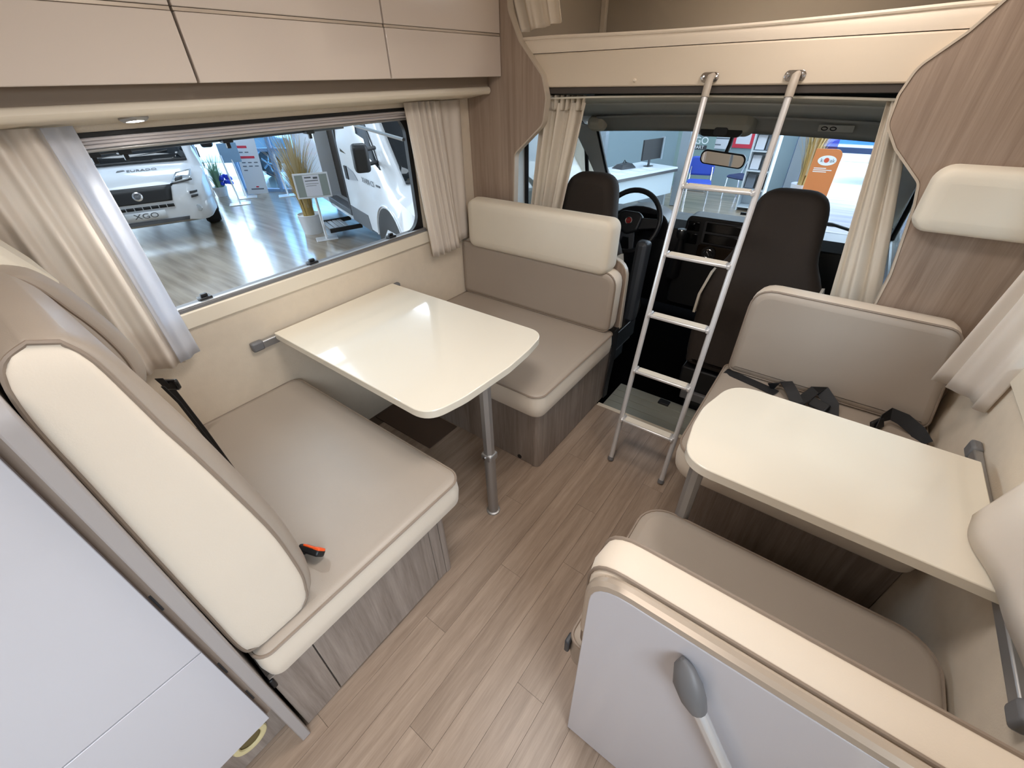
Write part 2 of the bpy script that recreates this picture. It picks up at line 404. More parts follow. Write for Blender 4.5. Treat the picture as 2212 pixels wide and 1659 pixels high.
# hinged pane, swung outward and up
MP = frame((XL-0.06, op[0]+0.02, 1.470), (0, 1, 0), (-0.985, 0, -0.145))
wl = op[1]-op[0]-0.03
pane = MB().prism(rrect(0, wl, 0, 0.50, [0.01, 0.01, 0.08, 0.08], 6), MP, 0.012).build('open_pane', PANEG, win)
MB().prism(rrect(0.0, wl, 0.485, 0.505, 0.004, 2), MP @ Matrix.Translation((0, 0, -0.004)), 0.02).build('pane_edge_bar', DARKGR, win)
for yy in (0.05, 0.42, 0.81, 1.22):
    q = MP @ Vector((yy+0.03 if yy > 0.1 else yy+0.3, 0.47, 0.0))
    MB().box(q.x-0.02, q.x+0.02, q.y-0.022, q.y+0.022, q.z-0.012, q.z+0.006).box(q.x-0.004, q.x+0.012, q.y-0.008, q.y+0.008, q.z-0.034, q.z-0.01).build('pane_latch', BLACKP, win, bevel=0.003)
MB().tube([(XL-0.045, 1.597, 1.365), (-2.22, 1.585, 1.415)], 0.008, 8).build('stay_arm', ALU, win)
MB().tube([(XL-0.045, 0.16, 1.365), (-2.22, 0.17, 1.415)], 0.008, 8).build('stay_arm', ALU, win)
struct(box('trim_1', XL, XL+0.016, 0.10, 1.635, 0.866, 0.926, CREAMW, None, 0.004))
# right window
win2 = struct(thing('window_2', '', '')); del win2['label']; del win2['category']
MB().box(XR+0.02, XR+0.026, 0.62, 1.72, 0.925, 1.515).build('pane', GLASS, win2, bevel=0)
ring_frame('rubber_frame', rrect(0.62, 1.72, 0.925, 1.515, 0.002, 8), rrect(0.645, 1.695, 0.94, 1.50, 0.06, 8), frame((XR+0.015, 0, 0), (0, 1, 0), (0, 0, 1)), 0.02, GREYPL, win2)
struct(box('trim_2', XR-0.016, XR, 0.55, 1.76, 0.866, 0.926, CREAMW, None, 0.004))
# ================================================================== CAB BULKHEAD PANELS
def plate(name, outline, y0, y1, mat, parent=None, bevel=0.002):
    M = frame((0, y1, 0), (1, 0, 0), (0, 0, 1))   # local z -> -y
    return MB().prism(outline, M, y1-y0).build(name, mat, parent, bevel=bevel)
lp = [(XL+0.001, 0.02), (-1.53, 0.02), (-1.525, 1.00), (-1.512, 1.275), (-1.335, 1.415), (-1.32, 1.52), (-1.345, 1.605), (-1.475, 1.738), (-1.535, 1.85), (-1.545, ZC-0.001), (XL+0.001, ZC-0.001)]
lp2 = round_poly(lp, [0, 0, 0.05, 0.05, 0.06, 0.07, 0.06, 0.06, 0.08, 0, 0])
root = tag(thing('bulkhead_panel', '', ''), 'brown oak bulkhead panel beside the overhead cabinets with cream edging', 'panel')
plate('board', lp2, YB, YB+0.028, WOODP, root)
edge = [p for p in lp2 if p[0] > -1.7]
def strip_along(name, pts, y0, y1, t, mat, parent):
    rings = []
    for i, p in enumerate(pts):
        a = Vector(pts[max(i-1, 0)]); b = Vector(pts[min(i+1, len(pts)-1)]); d = (b-a).normalized(); n = Vector((d.y, -d.x)); q = Vector(p)
        rings.append([(q.x, y0, q.y), (q.x+n.x*t, y0, q.y+n.y*t), (q.x+n.x*t, y1, q.y+n.y*t), (q.x, y1, q.y)])
    return MB().loft(rings).build(name, mat, parent, angle=50)
strip_along('edge_trim', edge, YB-0.004, YB+0.032, 0.007, EDGE, root)
rp_ = [(XR-0.001, 0.02), (XR-0.001, ZC-0.001), (0.30, ZC-0.001), (0.235, 1.85), (0.115, 1.678), (0.035, 1.60), (0.018, 1.53), (0.022, 1.45), (0.07, 1.385), (0.172, 1.29), (0.19, 1.22), (0.222, 0.98), (0.225, 0.02)]
rp2 = round_poly(rp_, [0, 0, 0, 0.1, 0.05, 0.07, 0.06, 0.06, 0.05, 0.05, 0.05, 0.05, 0])
root = tag(thing('bulkhead_panel', '', ''), 'brown oak bulkhead panel behind the right seat carrying the cream headrest', 'panel')
plate('board', rp2, YB, YB+0.028, WOODP, root)
strip_along('edge_trim', [p for p in rp2 if p[0] < 0.4], YB-0.004, YB+0.032, 0.007, EDGE, root)
MB().lathe([(0.0, 0), (0.018, 0.0), (0.018, 0.004), (0.0, 0.004)], frame((0.335, YB, 1.545), (1, 0, 0), (0, 0, 1)), 16).build('screw_cover', plain('dark_wood_cap', S(120, 92, 74), 0.5), root)

# ================================================================== OVERHEAD CABINETS (left)
CX = -1.583
seams = [-1.45, -0.75, -0.052, 0.646, 1.344, YB]
desc = ['above the kitchen at the rear', 'above the fridge front', 'above the wood-framed rear backrest', 'over the bench curtain, leftmost fully seen', 'in the middle over the window', 'at the end by the oak bulkhead']
for i in range(len(seams)-1):
    a, b = seams[i], seams[i+1]
    if b < 0: continue
    r = tag(thing('overhead_cabinet', '', '', 'overhead cabinets over the left window'), ['', '', 'cream gloss overhead cabinet cut by the left picture edge', 'cream gloss overhead cabinet in the middle of the row', 'cream gloss overhead cabinet next to the oak bulkhead'][i], 'cabinet')
    box('carcass', XL+0.002, CX-0.02, a+0.001, b-0.001, 1.612, ZC-0.002, CABD, r, 0)
    g = 0.0035
    box('lower_flap', CX-0.019, CX, a+g, b-g, 1.607, 1.7605, CABF, r, 0.0025)
    box('upper_flap', CX-0.019, CX, a+g, b-g, 1.771, ZC-0.006, CABF, r, 0.0025)
    box('grip_strip', CX-0.016, CX-0.004, a+g, b-g, 1.7615, 1.7700, PEARL, r, 0.001)
# recess board, half-round rail and sloped soffit under the cabinets
root = tag(thing('pelmet', '', ''), 'cream half-round pelmet rail under the overhead cabinets', 'pelmet')
box('back_board', XL+0.003, -1.672, -1.4, YB-0.002, 1.552, 1.6115, CABD, root, 0.001)
hr = [(0.0, -0.017), (0.012, -0.016), (0.02, -0.010), (0.024, 0.0), (0.02, 0.010), (0.012, 0.016), (0.0, 0.017)]
MB().prism([(u, v) for u, v in hr], frame((-1.671, YB-0.012, 1.5515), (1, 0, 0), (0, 0, 1)), 3.2).build('rail', CREAMW, root)
MB().add([(-1.671, -1.4, 1.538), (-1.671, YB-0.002, 1.538), (XL+0.004, YB-0.002, 1.5165), (XL+0.004, -1.4, 1.5165), (-1.671, -1.4, 1.5515), (-1.671, YB-0.002, 1.5515), (XL+0.004, YB-0.002, 1.5515), (XL+0.004, -1.4, 1.5515)],
         [(0, 1, 2, 3), (4, 7, 6, 5), (0, 4, 5, 1), (1, 5, 6, 2), (2, 6, 7, 3), (3, 7, 4, 0)]).build('soffit', CREAMW, root)
# LED reading lamp in the soffit
lamp = tag(thing('spot_lamp', '', ''), 'small round LED spot lit under the pelmet rail', 'lamp')
ML = frame((-1.715, 0.492, 1.531), (0, 1, 0), (0.985, 0, 0.145))
MB().lathe([(0.0, -0.004), (0.036, -0.004), (0.036, 0.004), (0.028, 0.010), (0.022, 0.010), (0.022, 0.002), (0.0, 0.002)], ML, 24, False).build('bezel', ALU, lamp)
MB().lathe([(0.0, 0.007), (0.0215, 0.007), (0.0215, 0.004), (0.0, 0.004)], ML, 20, False).build('lens', emit('led_lens', (1, 0.97, 0.92, 1), 30), lamp)
ld = bpy.data.lights.new('spot_lamp_light', 'SPOT'); ld.energy = 5; ld.spot_size = 2.0; ld.spot_blend = 0.6; ld.shadow_soft_size = 0.02; ld.color = (1, 0.96, 0.9)
lo = bpy.data.objects.new('spot_lamp_light', ld); COL.objects.link(lo); lo.location = (-1.71, 0.492, 1.515)

# ================================================================== CURTAINS (left window)
r = tag(thing('curtain', '', ''), 'cream curtain with grey sheer lining hanging over the rear bench', 'curtain')
curtain('drape', [(-1.787, -0.03, 1.519), (-1.787, 0.12, 1.519), (-1.765, 0.30, 1.521)], [(-1.787, -0.02, 0.80), (-1.787, 0.13, 0.79), (-1.735, 0.315, 0.785)], 5.0, 0.014, CURT, r, nu=110, seed=4)
curtain('sheer_edge', [(-1.767, 0.292, 1.519), (-1.767, 0.362, 1.519)], [(-1.742, 0.300, 0.79), (-1.748, 0.375, 0.80)], 0.8, 0.006, SHEER, r, nu=24, seed=9)
r = tag(thing('curtain', '', ''), 'cream pleated curtain beside the oak bulkhead at the front bench', 'curtain')
curtain('drape', [(-1.775, 1.555, 1.519), (-1.78, 1.76, 1.519)], [(-1.755, 1.595, 0.795), (-1.77, 1.83, 0.79)], 5.2, 0.013, CURT, r, nu=100, seed=2)
curtain('side_drape', [(-1.795, 1.74, 1.516), (-1.80, 1.955, 1.516)], [(-1.78, 1.80, 0.80), (-1.79, 1.93, 0.83)], 1.5, 0.008, CURT, r, nu=40, seed=12)
box('header_hook', -1.79, -1.76, 1.50, 1.56, 1.526, 1.537, CREAMW, r, 0.002)

# ================================================================== LEFT DINETTE
UP = lambda x, y, z: Matrix.Translation((x, y, z))
# ---- rear bench base
base = tag(thing('bench_base', '', ''), 'grey oak base box under the rear bench beside the aisle', 'bench base')
box('carcass', XL+0.002, -0.806, -0.045, 0.585, 0.002, 0.342, WOODB, base, 0)
box('side_panel', -0.805, -0.789, -0.044, 0.072, 0.004, 0.342, WOODB, base, 0.0015)
box('door_panel', -0.805, -0.787, 0.0755, 0.520, 0.012, 0.340, WOODB, base, 0.0015)
box('stile', -0.805, -0.789, 0.523, 0.565, 0.004, 0.342, WOODB, base, 0.0015)
MB().prism(rrect(-0.83, -0.787, 0.566, 0.602, [0, 0, 0.022, 0], 6), UP(0, 0, 0.002), 0.34).build('corner_post', WOODB, base)
box('front_panel', XL+0.002, -0.83, 0.586, 0.600, 0.002, 0.342, WOODB, base, 0)
box('bracket', -0.80, -0.783, -0.048, -0.036, 0.30, 0.341, BLACKP, base, 0.003)
# ---- rear bench seat cushion
r = tag(thing('seat_cushion', '', ''), 'taupe leatherette seat cushion with cream sides on the rear bench', 'cushion')
cushion(r, rrect(XL+0.004, -0.762, -0.035, 0.690, [0.035, 0.035, 0.055, 0.05]), 0.125, UP(0, 0, 0.345), crown=0.008, ins=(0.006, 0.016, 0.028))
# ---- divider board and rear backrests
div = tag(MB().prism(round_poly([(XL+0.002, 0.001), (-0.764, 0.001), (-0.764, 1.30), (XL+0.002, 1.30)], [0, 0, 0.06, 0]), frame((0, -0.052, 0), (1, 0, 0), (0, 0, 1)), 0.026).build('divider_board', GREYEDGE, None, bevel=0.003), 'grey divider board between kitchen unit and rear bench', 'panel')
# profile of the aisle-side backrest in (y, z)
def spline(pts, n=6):
    P = [Vector(p) for p in pts]; out = []
    for i in range(len(P)-1):
        p0 = P[max(i-1, 0)]; p1 = P[i]; p2 = P[i+1]; p3 = P[min(i+2, len(P)-1)]
        for k in range(n):
            t = k/n
            q = 0.5*((2*p1)+(p2-p0)*t+(2*p0-5*p1+4*p2-p3)*t*t+(3*p1-p0-3*p2+p3)*t**3); out.append((q.x, q.y))
    out.append((P[-1].x, P[-1].y)); return out
def backrest_slab(root, front, back, x0, x1, side_mat, cov_mat, edge=0.03):
    """front/back: profile curves in (y,z), bottom to top; extruded along x from x0 (aisle) to x1 (wall)"""
    s = -1 if x1 < x0 else 1
    def prof(sh):
        nf = len(front); f = [(y-sh*min(1.0, 4*k/nf, 2.5*(nf-1-k)/nf+0.35), z) for k, (y, z) in enumerate(front)]
        p = f+back[::-1]
        return p
    ccw = is_ccw(prof(0))
    def R3(d, x, sh=0.0):
        p = prof(sh); p = p if ccw else p[::-1]
        return [(x, u, v) for u, v in inset(p, d)]
    rings = [R3(0, x0+s*0.003, edge), R3(-0.002, x0+s*0.006, edge*0.62), R3(-0.003, x0+s*0.018, edge*0.25), R3(-0.004, x0+s*0.045), R3(-0.004, (x0+x1)/2), R3(-0.004, x1-s*0.05), R3(0, x1-s*0.004)]
    MB().loft(rings, True, False, False).build('cover', cov_mat, root, angle=60)
    def resample(c, n):
        L = [0.0]
        for p, q in zip(c, c[1:]): L.append(L[-1]+math.hypot(q[0]-p[0], q[1]-p[1]))
        out = []
        for k in range(n+1):
            t = L[-1]*k/n; i = max(j for j in range(len(L)) if L[j] <= t+1e-9); i = min(i, len(c)-2)
            f = (t-L[i])/max(1e-9, L[i+1]-L[i]); out.append((c[i][0]+(c[i+1][0]-c[i][0])*f, c[i][1]+(c[i+1][1]-c[i][1])*f))
        return out
    def side(xe, out, sh, name, mat):
        nf = len(front); f = prof(sh)[:nf]; n = 40
        A = resample(f, n); B = resample(back, n); pts = []
        for k in range(n+1):
            t = k/n; row = []
            for w in (0, 0.02, 0.06, 0.14, 0.3, 0.5, 0.7, 0.86, 0.94, 0.98, 1):
                bul = min(1.0, 9*min(w, 1-w), 14*min(t, 1-t)+0.0); bul = math.sin(bul*PI/2)
                row.append((xe+out*0.009*bul, B[k][0]+(A[k][0]-B[k][0])*w, B[k][1]+(A[k][1]-B[k][1])*w))
            pts.append(row)
        MB().grid(pts).build(name, mat, root, angle=70)
    side(x0+s*0.0033, -s, edge, 'side_panel', side_mat)
    side(x1-s*0.004, s, 0.0, 'inner_side', cov_mat)
    MB().tube(R3(-0.001, x0+s*0.003, edge), 0.0038, 6, True).build('piping', PIPE, root)
fr = spline([(0.06, 0.481), (0.110, 0.485), (0.146, 0.512), (0.162, 0.565), (0.164, 0.64), (0.156, 0.78), (0.130, 0.955), (0.106, 1.095), (0.083, 1.205), (0.062, 1.285), (0.038, 1.322)])
bk = spline([(0.02, 0.481), (-0.022, 0.487), (-0.043, 0.525), (-0.046, 0.70), (-0.047, 0.90), (-0.047, 1.10), (-0.047, 1.24), (-0.034, 1.312), (0.0, 1.334)])
r = tag(thing('backrest', '', ''), 'tall curved backrest with cream side panel nearest the aisle', 'backrest')
backrest_slab(r, fr, bk, -0.79, -1.245, CREAM, TAUPE)
fr = spline([(0.10, 0.482), (0.118, 0.60), (0.116, 0.80), (0.118, 0.95), (0.148, 0.992), (0.156, 1.06), (0.140, 1.15), (0.108, 1.235), (0.075, 1.285), (0.04, 1.305)])
bk = spline([(-0.030, 0.482), (-0.046, 0.52), (-0.047, 0.80), (-0.047, 1.10), (-0.047, 1.22), (-0.034, 1.29), (0.0, 1.312)])
r = tag(thing('backrest', '', ''), 'taupe winged backrest on the window side of the rear bench', 'backrest')
backrest_slab(r, fr, bk, -1.285, -1.748, TAUPE, TAUPE)
softbox('head_pad', rrect(-1.74, -1.38, -0.11, 0.11, 0.04), 0.045, frame((0, 0.03, 1.285), (-1, 0, 0), (0, -0.45, 0.9)) @ Matrix.Diagonal((-1, 1, 1, 1)), CREAMP, r, 0.018)
def ribbon(name, path, w, n_dir, t, mat, parent=None):
    """flat strap along path; width direction given per point or one vector"""
    P = [Vector(p) for p in path]; rings = []
    for i, p in enumerate(P):
        d = (P[min(i+1, len(P)-1)]-P[max(i-1, 0)]).normalized()
        wd = Vector(n_dir[i] if isinstance(n_dir[0], (tuple, list)) else n_dir); wd = (wd-d*wd.dot(d)).normalized(); n = d.cross(wd)
        rings.append([p+wd*w/2+n*t/2, p-wd*w/2+n*t/2, p-wd*w/2-n*t/2, p+wd*w/2-n*t/2])
    return MB().loft(rings).build(name, mat, parent, angle=40)
belt = tag(thing('seat_belt', '', ''), 'black three-point belt running down between the rear backrests', 'seat belt')
ribbon('shoulder_strap', [(-1.285, 0.162, 0.985), (-1.30, 0.176, 0.93), (-1.345, 0.196, 0.75), (-1.40, 0.214, 0.56), (-1.43, 0.222, 0.487)], 0.020, (0.75, 0.65, 0), 0.002, BELT, belt)
ribbon('return_strap', [(-1.265, 0.158, 0.97), (-1.28, 0.172, 0.90), (-1.315, 0.190, 0.72), (-1.355, 0.203, 0.55), (-1.375, 0.210, 0.487)], 0.010, (0.8, 0.6, 0), 0.002, BELT, belt)
MB().obox(frame((-1.29, 0.178, 0.955), (0.8, 0.6, 0), (0, 0, 1)), 0.045, 0.030, 0.012).build('guide_plate', BLACKG, belt, bevel=0.004)
MB().obox(frame((-1.298, 0.186, 0.945), (0.8, 0.6, 0), (0, 0, 1)), 0.016, 0.034, 0.004).build('guide_chrome', CHROME, belt, bevel=0.001)
bu = tag(thing('belt_buckle', '', ''), 'black belt buckle with orange release button on the rear bench', 'buckle')
MBk = frame((-0.905, 0.205, 0.505), (-0.85, -0.25, -0.1), (0.2, -0.5, 0.84))
MB().obox(MBk, 0.075, 0.034, 0.022).build('housing', BLACKP, bu, bevel=0.006)
MB().obox(MBk @ Matrix.Translation((-0.028, 0.004, 0.010)), 0.022, 0.028, 0.008).obox(MBk @ Matrix.Translation((-0.004, 0.012, 0.010)), 0.05, 0.012, 0.006).build('release_button', ORANGE, bu, bevel=0.002)
ribbon('stalk', [(-0.925, 0.198, 0.497), (-0.95, 0.17, 0.490), (-0.96, 0.12, 0.486)], 0.03, (0, 0, 1), 0.004, BELT, bu)
# ---- kitchen unit
kit = tag(thing('kitchen_unit', '', ''), 'tall white kitchen unit with drawer fronts at the lower left', 'cabinet')
box('carcass', XL+0.002, -0.803, -1.25, -0.079, 0.205, 1.30, WOODP, kit, 0)
box('plinth', XL+0.002, -0.845, -1.25, -0.079, 0.002, 0.205, WOODB, kit, 0)
box('upper_front', -0.802, -0.783, -1.24, -0.094, 0.621, 1.295, WHITE, kit, 0.0015)
box('lower_front', -0.802, -0.783, -1.24, -0.094, 0.213, 0.6175, WHITE, kit, 0.0015)
for z in (0.80, 0.50, 0.335): box('lock_slot', -0.8035, -0.8015, -0.0925, -0.0885, z-0.026, z+0.026, DARKGR, kit, 0.0005)
gm = tag(thing('vent_grommet', '', ''), 'round cream vent grommet in the plinth by the floor', 'vent')
MG = frame((-0.8435, -0.160, 0.108), (0, 1, 0), (0, 0, 1))
ringp = [(0.037+0.009*math.cos(a), 0.004+0.006*math.sin(a)) for a in [2*PI*k/8 for k in range(9)]]
MB().lathe(ringp, MG, 28, False).build('ring', plain('cream_plastic', S(222, 208, 160), 0.6), gm)
MB().lathe([(0.0, 0.0008), (0.034, 0.0008)], MG, 24, False).build('vent_hole', plain('vent_inside', S(110, 96, 62), 0.8), gm)

# ---- front bench
base = tag(thing('bench_base', '', ''), 'grey-brown oak base box of the front bench beside the ladder', 'bench base')
box('carcass', XL+0.002, -0.822, 1.256, 2.0, 0.002, 0.342, WOODB, base, 0)
box('front_panel', XL+0.002, -0.842, 1.242, 1.255, 0.002, 0.342, WOODB, base, 0)
MB().prism(rrect(-0.842, -0.803, 1.240, 1.282, [0, 0.024, 0, 0], 7), UP(0, 0, 0.002), 0.34).build('corner_post', WOODB, base)
box('side_panel', -0.821, -0.804, 1.2845, 1.995, 0.003, 0.342, WOODB, base, 0.0015)
MB().lathe([(0, 0), (0.012, 0), (0.012, 0.003), (0, 0.003)], frame((-0.915, 1.2415, 0.02), (1, 0, 0), (0, 0, 1)), 14).build('cable_hole', BLACKP, base)
r = tag(thing('seat_cushion', '', ''), 'taupe seat cushion with cream sides on the front bench', 'cushion')
cushion(r, rrect(XL+0.004, -0.778, 1.206, 1.935, [0.035, 0.055, 0.035, 0.035]), 0.125, UP(0, 0, 0.345), crown=0.006, ins=(0.006, 0.014, 0.024))
r = tag(thing('backrest', '', ''), 'low taupe backrest with cream edge on the front bench', 'backrest')
MBR = frame((0, 1.980, 0), (1, 0, 0), (0, 0.03, 1))
cushion(r, round_poly([(XL+0.006, 0.478), (-0.795, 0.478), (-0.790, 0.80), (XL+0.006, 0.80)], [0.03, 0.05, 0.075, 0.03]), 0.105, MBR, crown=0.010, ins=(0.006, 0.014, 0.024), puff=0.008)
r = softbox('headrest_cushion', rrect(-1.742, -0.835, 0.786, 1.050, 0.048), 0.125, frame((0, 1.962, 0), (1, 0, 0), (0, 0.04, 1)), CREAMP, None, 0.028, 0.006, 0.003)
tag(r, 'cream roll headrest cushion resting on the front bench backrest', 'cushion')
r = tag(thing('backboard', '', ''), 'rounded oak board behind the front bench backrest', 'panel')
ol = round_poly([(-1.52, 0.46), (-0.786, 0.46), (-0.786, 0.838), (-1.52, 0.838)], [0, 0, 0.10, 0])
plate('board', ol, 2.012, 2.032, WOODP, r)
strip_along('edge_trim', [p for p in ol if p[0] > -1.5][0:], 2.009, 2.035, 0.006, EDGE, r)
st = tag(ribbon('hanging_strap', [(-0.782, 1.975, 0.47), (-0.785, 1.985, 0.30), (-0.79, 1.96, 0.12), (-0.79, 1.95, 0.02)], 0.05, (0, 1, 0), 0.006, BELT), 'black webbing strap hanging down the front bench corner', 'strap')

# ---- left table
tl = tag(thing('dining_table', '', ''), 'glossy cream table at the left window with one folding leg', 'table')
to = round_poly([(-1.789, 0.658), (-0.845, 0.650), (-0.812, 0.80), (-0.800, 1.03), (-0.810, 1.17), (-0.835, 1.318), (-1.789, 1.310)], [0.004, 0.10, 0.3, 0.3, 0.3, 0.085, 0.004], 8)
MB().prism(to, UP(0, 0, 0.703), 0.032).build('table_top', TABLE, tl, bevel=0.0035)
leg_up = [(0.0215*math.cos(a), 0.0215*math.sin(a)) for a in [2*PI*(k+.5)/8 for k in range(8)]]
LX, LY = -0.826, 0.912
MB().prism([(u*1.08, v*1.08) for u, v in leg_up], UP(LX, LY, 0.355), 0.348).build('upper_leg', ALU, tl, angle=20)
MB().lathe([(0.0, 0.004), (0.023, 0.004), (0.023, 0.34), (0.0, 0.34)], UP(LX, LY, 0), 20).build('lower_leg', ALU, tl)
MB().box(LX-0.026, LX+0.026, LY-0.025, LY+0.025, 0.335, 0.372).build('leg_hinge', ALU, tl, bevel=0.008)
MB().lathe([(0, 0), (0.007, 0), (0.007, 0.006), (0, 0.006)], frame((LX-0.004, LY-0.025, 0.355), (1, 0, 0), (0, 0, 1)), 12).build('hinge_pin', CHROME, tl)
MB().lathe([(0, 0.0005), (0.031, 0.0005), (0.030, 0.006), (0.024, 0.009), (0, 0.009)], UP(LX, LY, 0), 24).build('foot', ALU, tl)
rl = tag(thing('wall_rail', '', ''), 'grey metal rail on the left wall under the table edge', 'rail')
box('bar', XL+0.002, XL+0.026, 0.60, 1.34, 0.682, 0.716, ALU, rl, 0.004)
MB().box(XL+0.001, XL+0.030, 0.556, 0.606, 0.680, 0.722).build('end_cap', GREYPL, rl, bevel=0.008)
MB().box(XL+0.001, XL+0.030, 1.335, 1.365, 0.680, 0.720).build('end_cap', GREYPL, rl, bevel=0.008)
mt = tag(box('floor_mat', XL+0.02, -1.35, 1.02, 1.235, 0.0, 0.006, plain('dark_mat', S(88, 70, 57), 0.95, bump=0.5, bscale=300), None, 0.002), 'dark brown mat on the floor under the left table', 'mat')

# ================================================================== RIGHT DINETTE
# rear seat (in front of the camera)
base = tag(thing('seat_box', '', ''), 'dark oak base under the right rear seat', 'seat base')
box('carcass', -0.125, XR-0.002, 0.456, 0.86, 0.002, 0.342, WOODB, base, 0.002)
r = tag(thing('seat_cushion', '', ''), 'taupe seat cushion of the right rear seat below the small table', 'cushion')
cushion(r, rrect(-0.190, 0.541, 0.452, 0.966, [0.03, 0.05, 0.085, 0.085]), 0.125, UP(0, 0, 0.345), band=TAUPE, crown=0.006, ins=(0.006, 0.014, 0.024))
box('corner_cap', -0.199, -0.186, 0.448, 0.478, 0.40, 0.452, DARKGR, r, 0.004)
r = tag(thing('backrest', '', ''), 'cream-edged backrest of the right rear seat behind the white board', 'backrest')
MBR = frame((0, 0.448, 0), (-1, 0, 0), (0, 0, 1))   # faces +y
cushion(r, round_poly([(-XR+0.01, 0.478), (0.163, 0.478), (0.170, 0.840), (-XR+0.01, 0.840)], [0.03, 0.03, 0.075, 0.03]), 0.092, MBR, crown=0.008, ins=(0.006, 0.014, 0.024), back_pipe=True)
wb = tag(thing('seat_back_board', '', ''), 'white gloss back board of the right seat with grab handle mounting', 'panel')
ol = round_poly([(-0.146, 0.004), (-0.146, 0.832), (XR-0.003, 0.832), (XR-0.003, 0.004)], [0, 0.075, 0, 0])
plate('board', ol, 0.421, 0.446, WHITE, wb)
et = [p for p in ol if p[1] > 0.5 and p[0] < XR-0.01]+[(XR-0.003, 0.832)]
MB().tube([(-0.144, 0.437, 0.62)]+[(p[0]+0.002, 0.437, p[1]+0.003) for p in et], 0.0155, 10).build('edge_moulding', PEARL, wb)
gh = tag(thing('grab_handle', '', ''), 'diagonal aluminium grab handle on the white seat board', 'handle')
h0 = Vector((0.062, 0.395, 0.745)); h1 = Vector((0.245, 0.395, 0.43)); hd = (h1-h0).normalized()
MH = frame(h0, hd, (0, -1, 0))
MB().prism([(0.0, -0.011), (0.34, -0.011), (0.34, 0.011), (0.0, 0.011)], MH @ Matrix.Translation((0.03, 0, -0.012)), 0.024).build('bar', ALUW, gh, bevel=0.008)
def cap_mesh(s):
    rings = []
    for (t, w, h, off) in ((-0.050, 0.004, 0.004, 0.018), (-0.036, 0.018, 0.012, 0.013), (-0.008, 0.026, 0.020, 0.004), (0.025, 0.024, 0.019, 0.0), (0.052, 0.017, 0.016, 0.0)):
        c = h0+hd*(t if s > 0 else 0.37-t)
        cc = MH.to_3x3()
        rings.append([c+cc @ Vector((0, -off+h*math.sin(a), w*math.cos(a))) for a in [2*PI*k/14 for k in range(14)]])
    return MB().loft(rings)
cap_mesh(1).build('end_mount', GREYPL, gh); cap_mesh(-1).build('end_mount', GREYPL, gh)
# right table
tr = tag(thing('dining_table', '', ''), 'narrow glossy cream table on the right between two seats', 'table')
to = round_poly([(0.532, 0.934), (0.528, 1.388), (-0.105, 1.392), (-0.150, 1.20), (-0.150, 1.10), (-0.128, 0.932)], [0.004, 0.004, 0.11, 0.3, 0.3, 0.11], 9)
MB().prism(to, UP(0, 0, 0.703), 0.032).build('table_top', TABLE, tr, bevel=0.0035)
LX, LY = -0.088, 0.985
MB().lathe([(0.0, 0.004), (0.023, 0.004), (0.023, 0.30), (0.0, 0.30)], UP(LX, LY, 0), 20).build('lower_leg', ALU, tr)
MB().prism([(u*1.02, v*1.02) for u, v in leg_up], UP(LX, LY, 0.36), 0.343).build('upper_leg', ALU, tr, angle=20)
MB().lathe([(0.0, 0.29), (0.025, 0.29), (0.026, 0.33), (0.025, 0.372), (0.0, 0.372)], UP(LX, LY, 0), 20).build('leg_hinge', GREYPL, tr)
MB().lathe([(0, 0.0005), (0.031, 0.0005), (0.030, 0.006), (0.024, 0.009), (0, 0.009)], UP(LX, LY, 0), 24).build('foot', ALU, tr)
rl = tag(thing('wall_rail', '', ''), 'dark grey metal rail on the right wall beside the small table', 'rail')
box('bar', XR-0.024, XR-0.002, 0.74, 1.50, 0.668, 0.700, ALU, rl, 0.004)
MB().box(XR-0.028, XR-0.001, 1.495, 1.545, 0.660, 0.706).build('end_cap', GREYPL, rl, bevel=0.008)
MB().box(XR-0.028, XR-0.001, 0.70, 0.745, 0.660, 0.706).build('end_cap', GREYPL, rl, bevel=0.008)
# front seat on the right
base = tag(thing('seat_box', '', ''), 'dark oak base under the right front seat', 'seat base')
box('carcass', -0.12, XR-0.002, 1.36, 2.0, 0.002, 0.342, WOODB, base, 0.002)
r = tag(thing('seat_cushion', '', ''), 'taupe seat cushion of the right front seat with belts on it', 'cushion')
cushion(r, rrect(-0.205, 0.541, 1.248, 1.965, [0.085, 0.05, 0.03, 0.03]), 0.125, UP(0, 0, 0.345), band=CREAM, crown=0.004, ins=(0.006, 0.014, 0.024))
r = tag(thing('backrest', '', ''), 'upright taupe backrest with cream top edge on the right front seat', 'backrest')
MBR = frame((0, 1.994, 0), (1, 0, 0), (0, 0.045, 1))
cushion(r, round_poly([(-0.185, 0.478), (0.535, 0.478), (0.470, 0.870), (-0.185, 0.870)], [0.03, 0.03, 0.06, 0.085]), 0.118, MBR, crown=0.010, ins=(0.006, 0.016, 0.026))
r = softbox('headrest_cushion', rrect(0.195, XR-0.006, 1.16, 1.352, 0.045), 0.10, frame((0, YB-0.002, 0), (1, 0, 0), (0, 0.0, 1)), CREAMP, None, 0.026, 0.006, 0.003)
tag(r, 'cream headrest cushion fixed to the right oak bulkhead', 'cushion')
